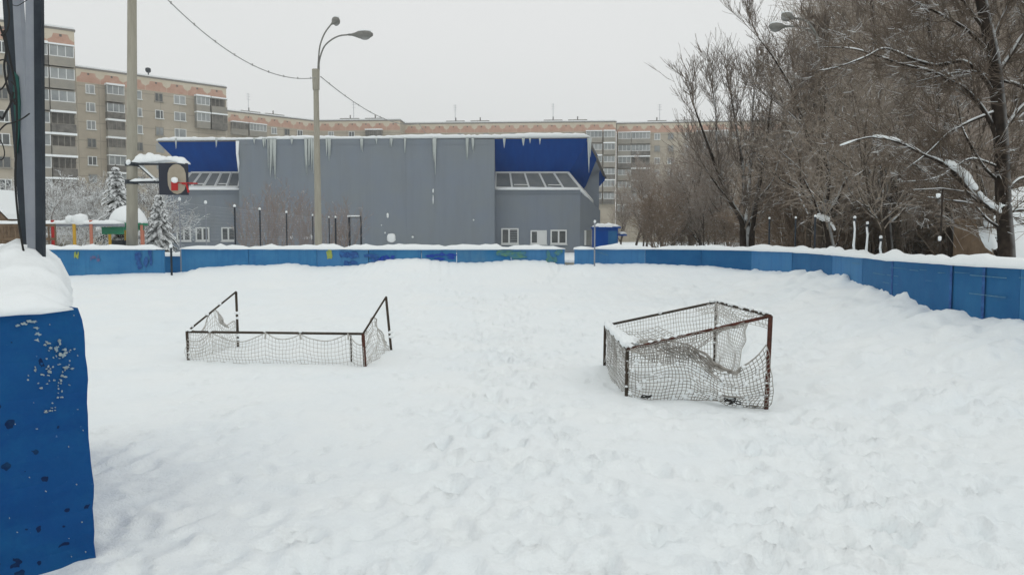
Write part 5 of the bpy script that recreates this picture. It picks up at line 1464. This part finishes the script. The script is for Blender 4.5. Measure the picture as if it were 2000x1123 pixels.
rt = empty('hut', (U(-20, 470, 36).x, 36, .3), label='brown wooden hut with a snowy pitched roof cut by the left photo edge', cat='hut'); ox = U(-20, 470, 36).x
xa, xb = U(-70, 430, 36).x-ox, U(14, 430, 36).x-ox; ze_ = U(10, 428, 36).z-.3; zp = U(-28, 380, 36).z-.3
mb = MB(); mb.box(xa, xb-.15, .1, 1.9, -.3, ze_-.1); mb.build('wall', M_brown, rt)
xm = (xa+xb)/2
mb = MB(); mb.prism([(xa-.1, -.1, ze_-.1), (xb+.1, -.1, ze_-.1), (xm, -.1, zp)], (0, 2.2, 0)); mb.build('roof', M_brown, rt)
mb = MB(); mb.prism([(xb+.15, -.15, ze_), (xb+.05, -.15, ze_+.22), (xm, -.15, zp+.28), (xm, -.15, zp+.03)][::-1], (0, 2.3, 0)); mb.prism([(xa-.15, -.15, ze_), (xa-.05, -.15, ze_+.22), (xm-.003, -.15, zp+.28), (xm-.003, -.15, zp+.03)], (0, 2.3, 0)); mb.build('roof_snow', M_cap, rt)
rt = empty('yard_fence', (U(20, 470, 34).x, 34, .3), label='low snow-topped yard fence at the left, behind the steel posts', cat='fence'); ox = U(20, 470, 34).x
za = U(20, 437, 34).z-.3
mb = MB(); x0 = U(-80, 0, 34).x-ox; x1 = U(92, 0, 34).x-ox; mb.box(x0, x1, -.03, .03, za-.12, za); mb.box(x0, x1, -.03, .03, za-.7, za-.6)
k = 0
while x0+k*.28 < x1: mb.box(x0+k*.28, x0+k*.28+.05, -.025, .025, -.3, za-.124); k += 1
mb.build('railing', M_brown, rt)
mb = MB(); snow_ridge(mb, arc([(x0, 0), (x1, 0)], .3), lambda t: za, .1, lambda t: .11, random.Random(6)); mb.build('snow_cap', M_cap, rt, smooth=True)

# snowy shed at the right edge behind the near tree
b = U(2010, 505, 16); org = Vector((b.x, 16, .3)); rt = empty('shed', org, label='snow-heaped brown shed at the right edge behind the near dark trunk', cat='shed')
mb = MB(); mb.box(-.15, 3, .2, 2.5, -.3, 1.7); mb.build('wall', M_brown, rt)
mb = MB(); mb.blob((.9, .9, 1.55), (1.35, 1.1, .85), 4, 26, 16, .12); mb.blob((.1, .3, .7), (.5, .5, .9), 8, 20, 12, .15); mb.build('snow_heap', M_cap, rt, smooth=True)

# ---------------------------------------------------------------- haze
mb = MB(); mb.box(-260, 260, -40, 300, -3, 45)
hm = bpy.data.materials.new('haze'); hm.use_nodes = True; t = hm.node_tree; t.nodes.clear()
out = t.nodes.new('ShaderNodeOutputMaterial'); pv = t.nodes.new('ShaderNodeVolumePrincipled')
pv.inputs['Color'].default_value = (.95, .97, .97, 1); pv.inputs['Density'].default_value = .0010; pv.inputs['Anisotropy'].default_value = .2
t.links.new(pv.outputs[0], out.inputs['Volume'])
hz = mb.build('haze', hm); hz['kind'] = 'stuff'
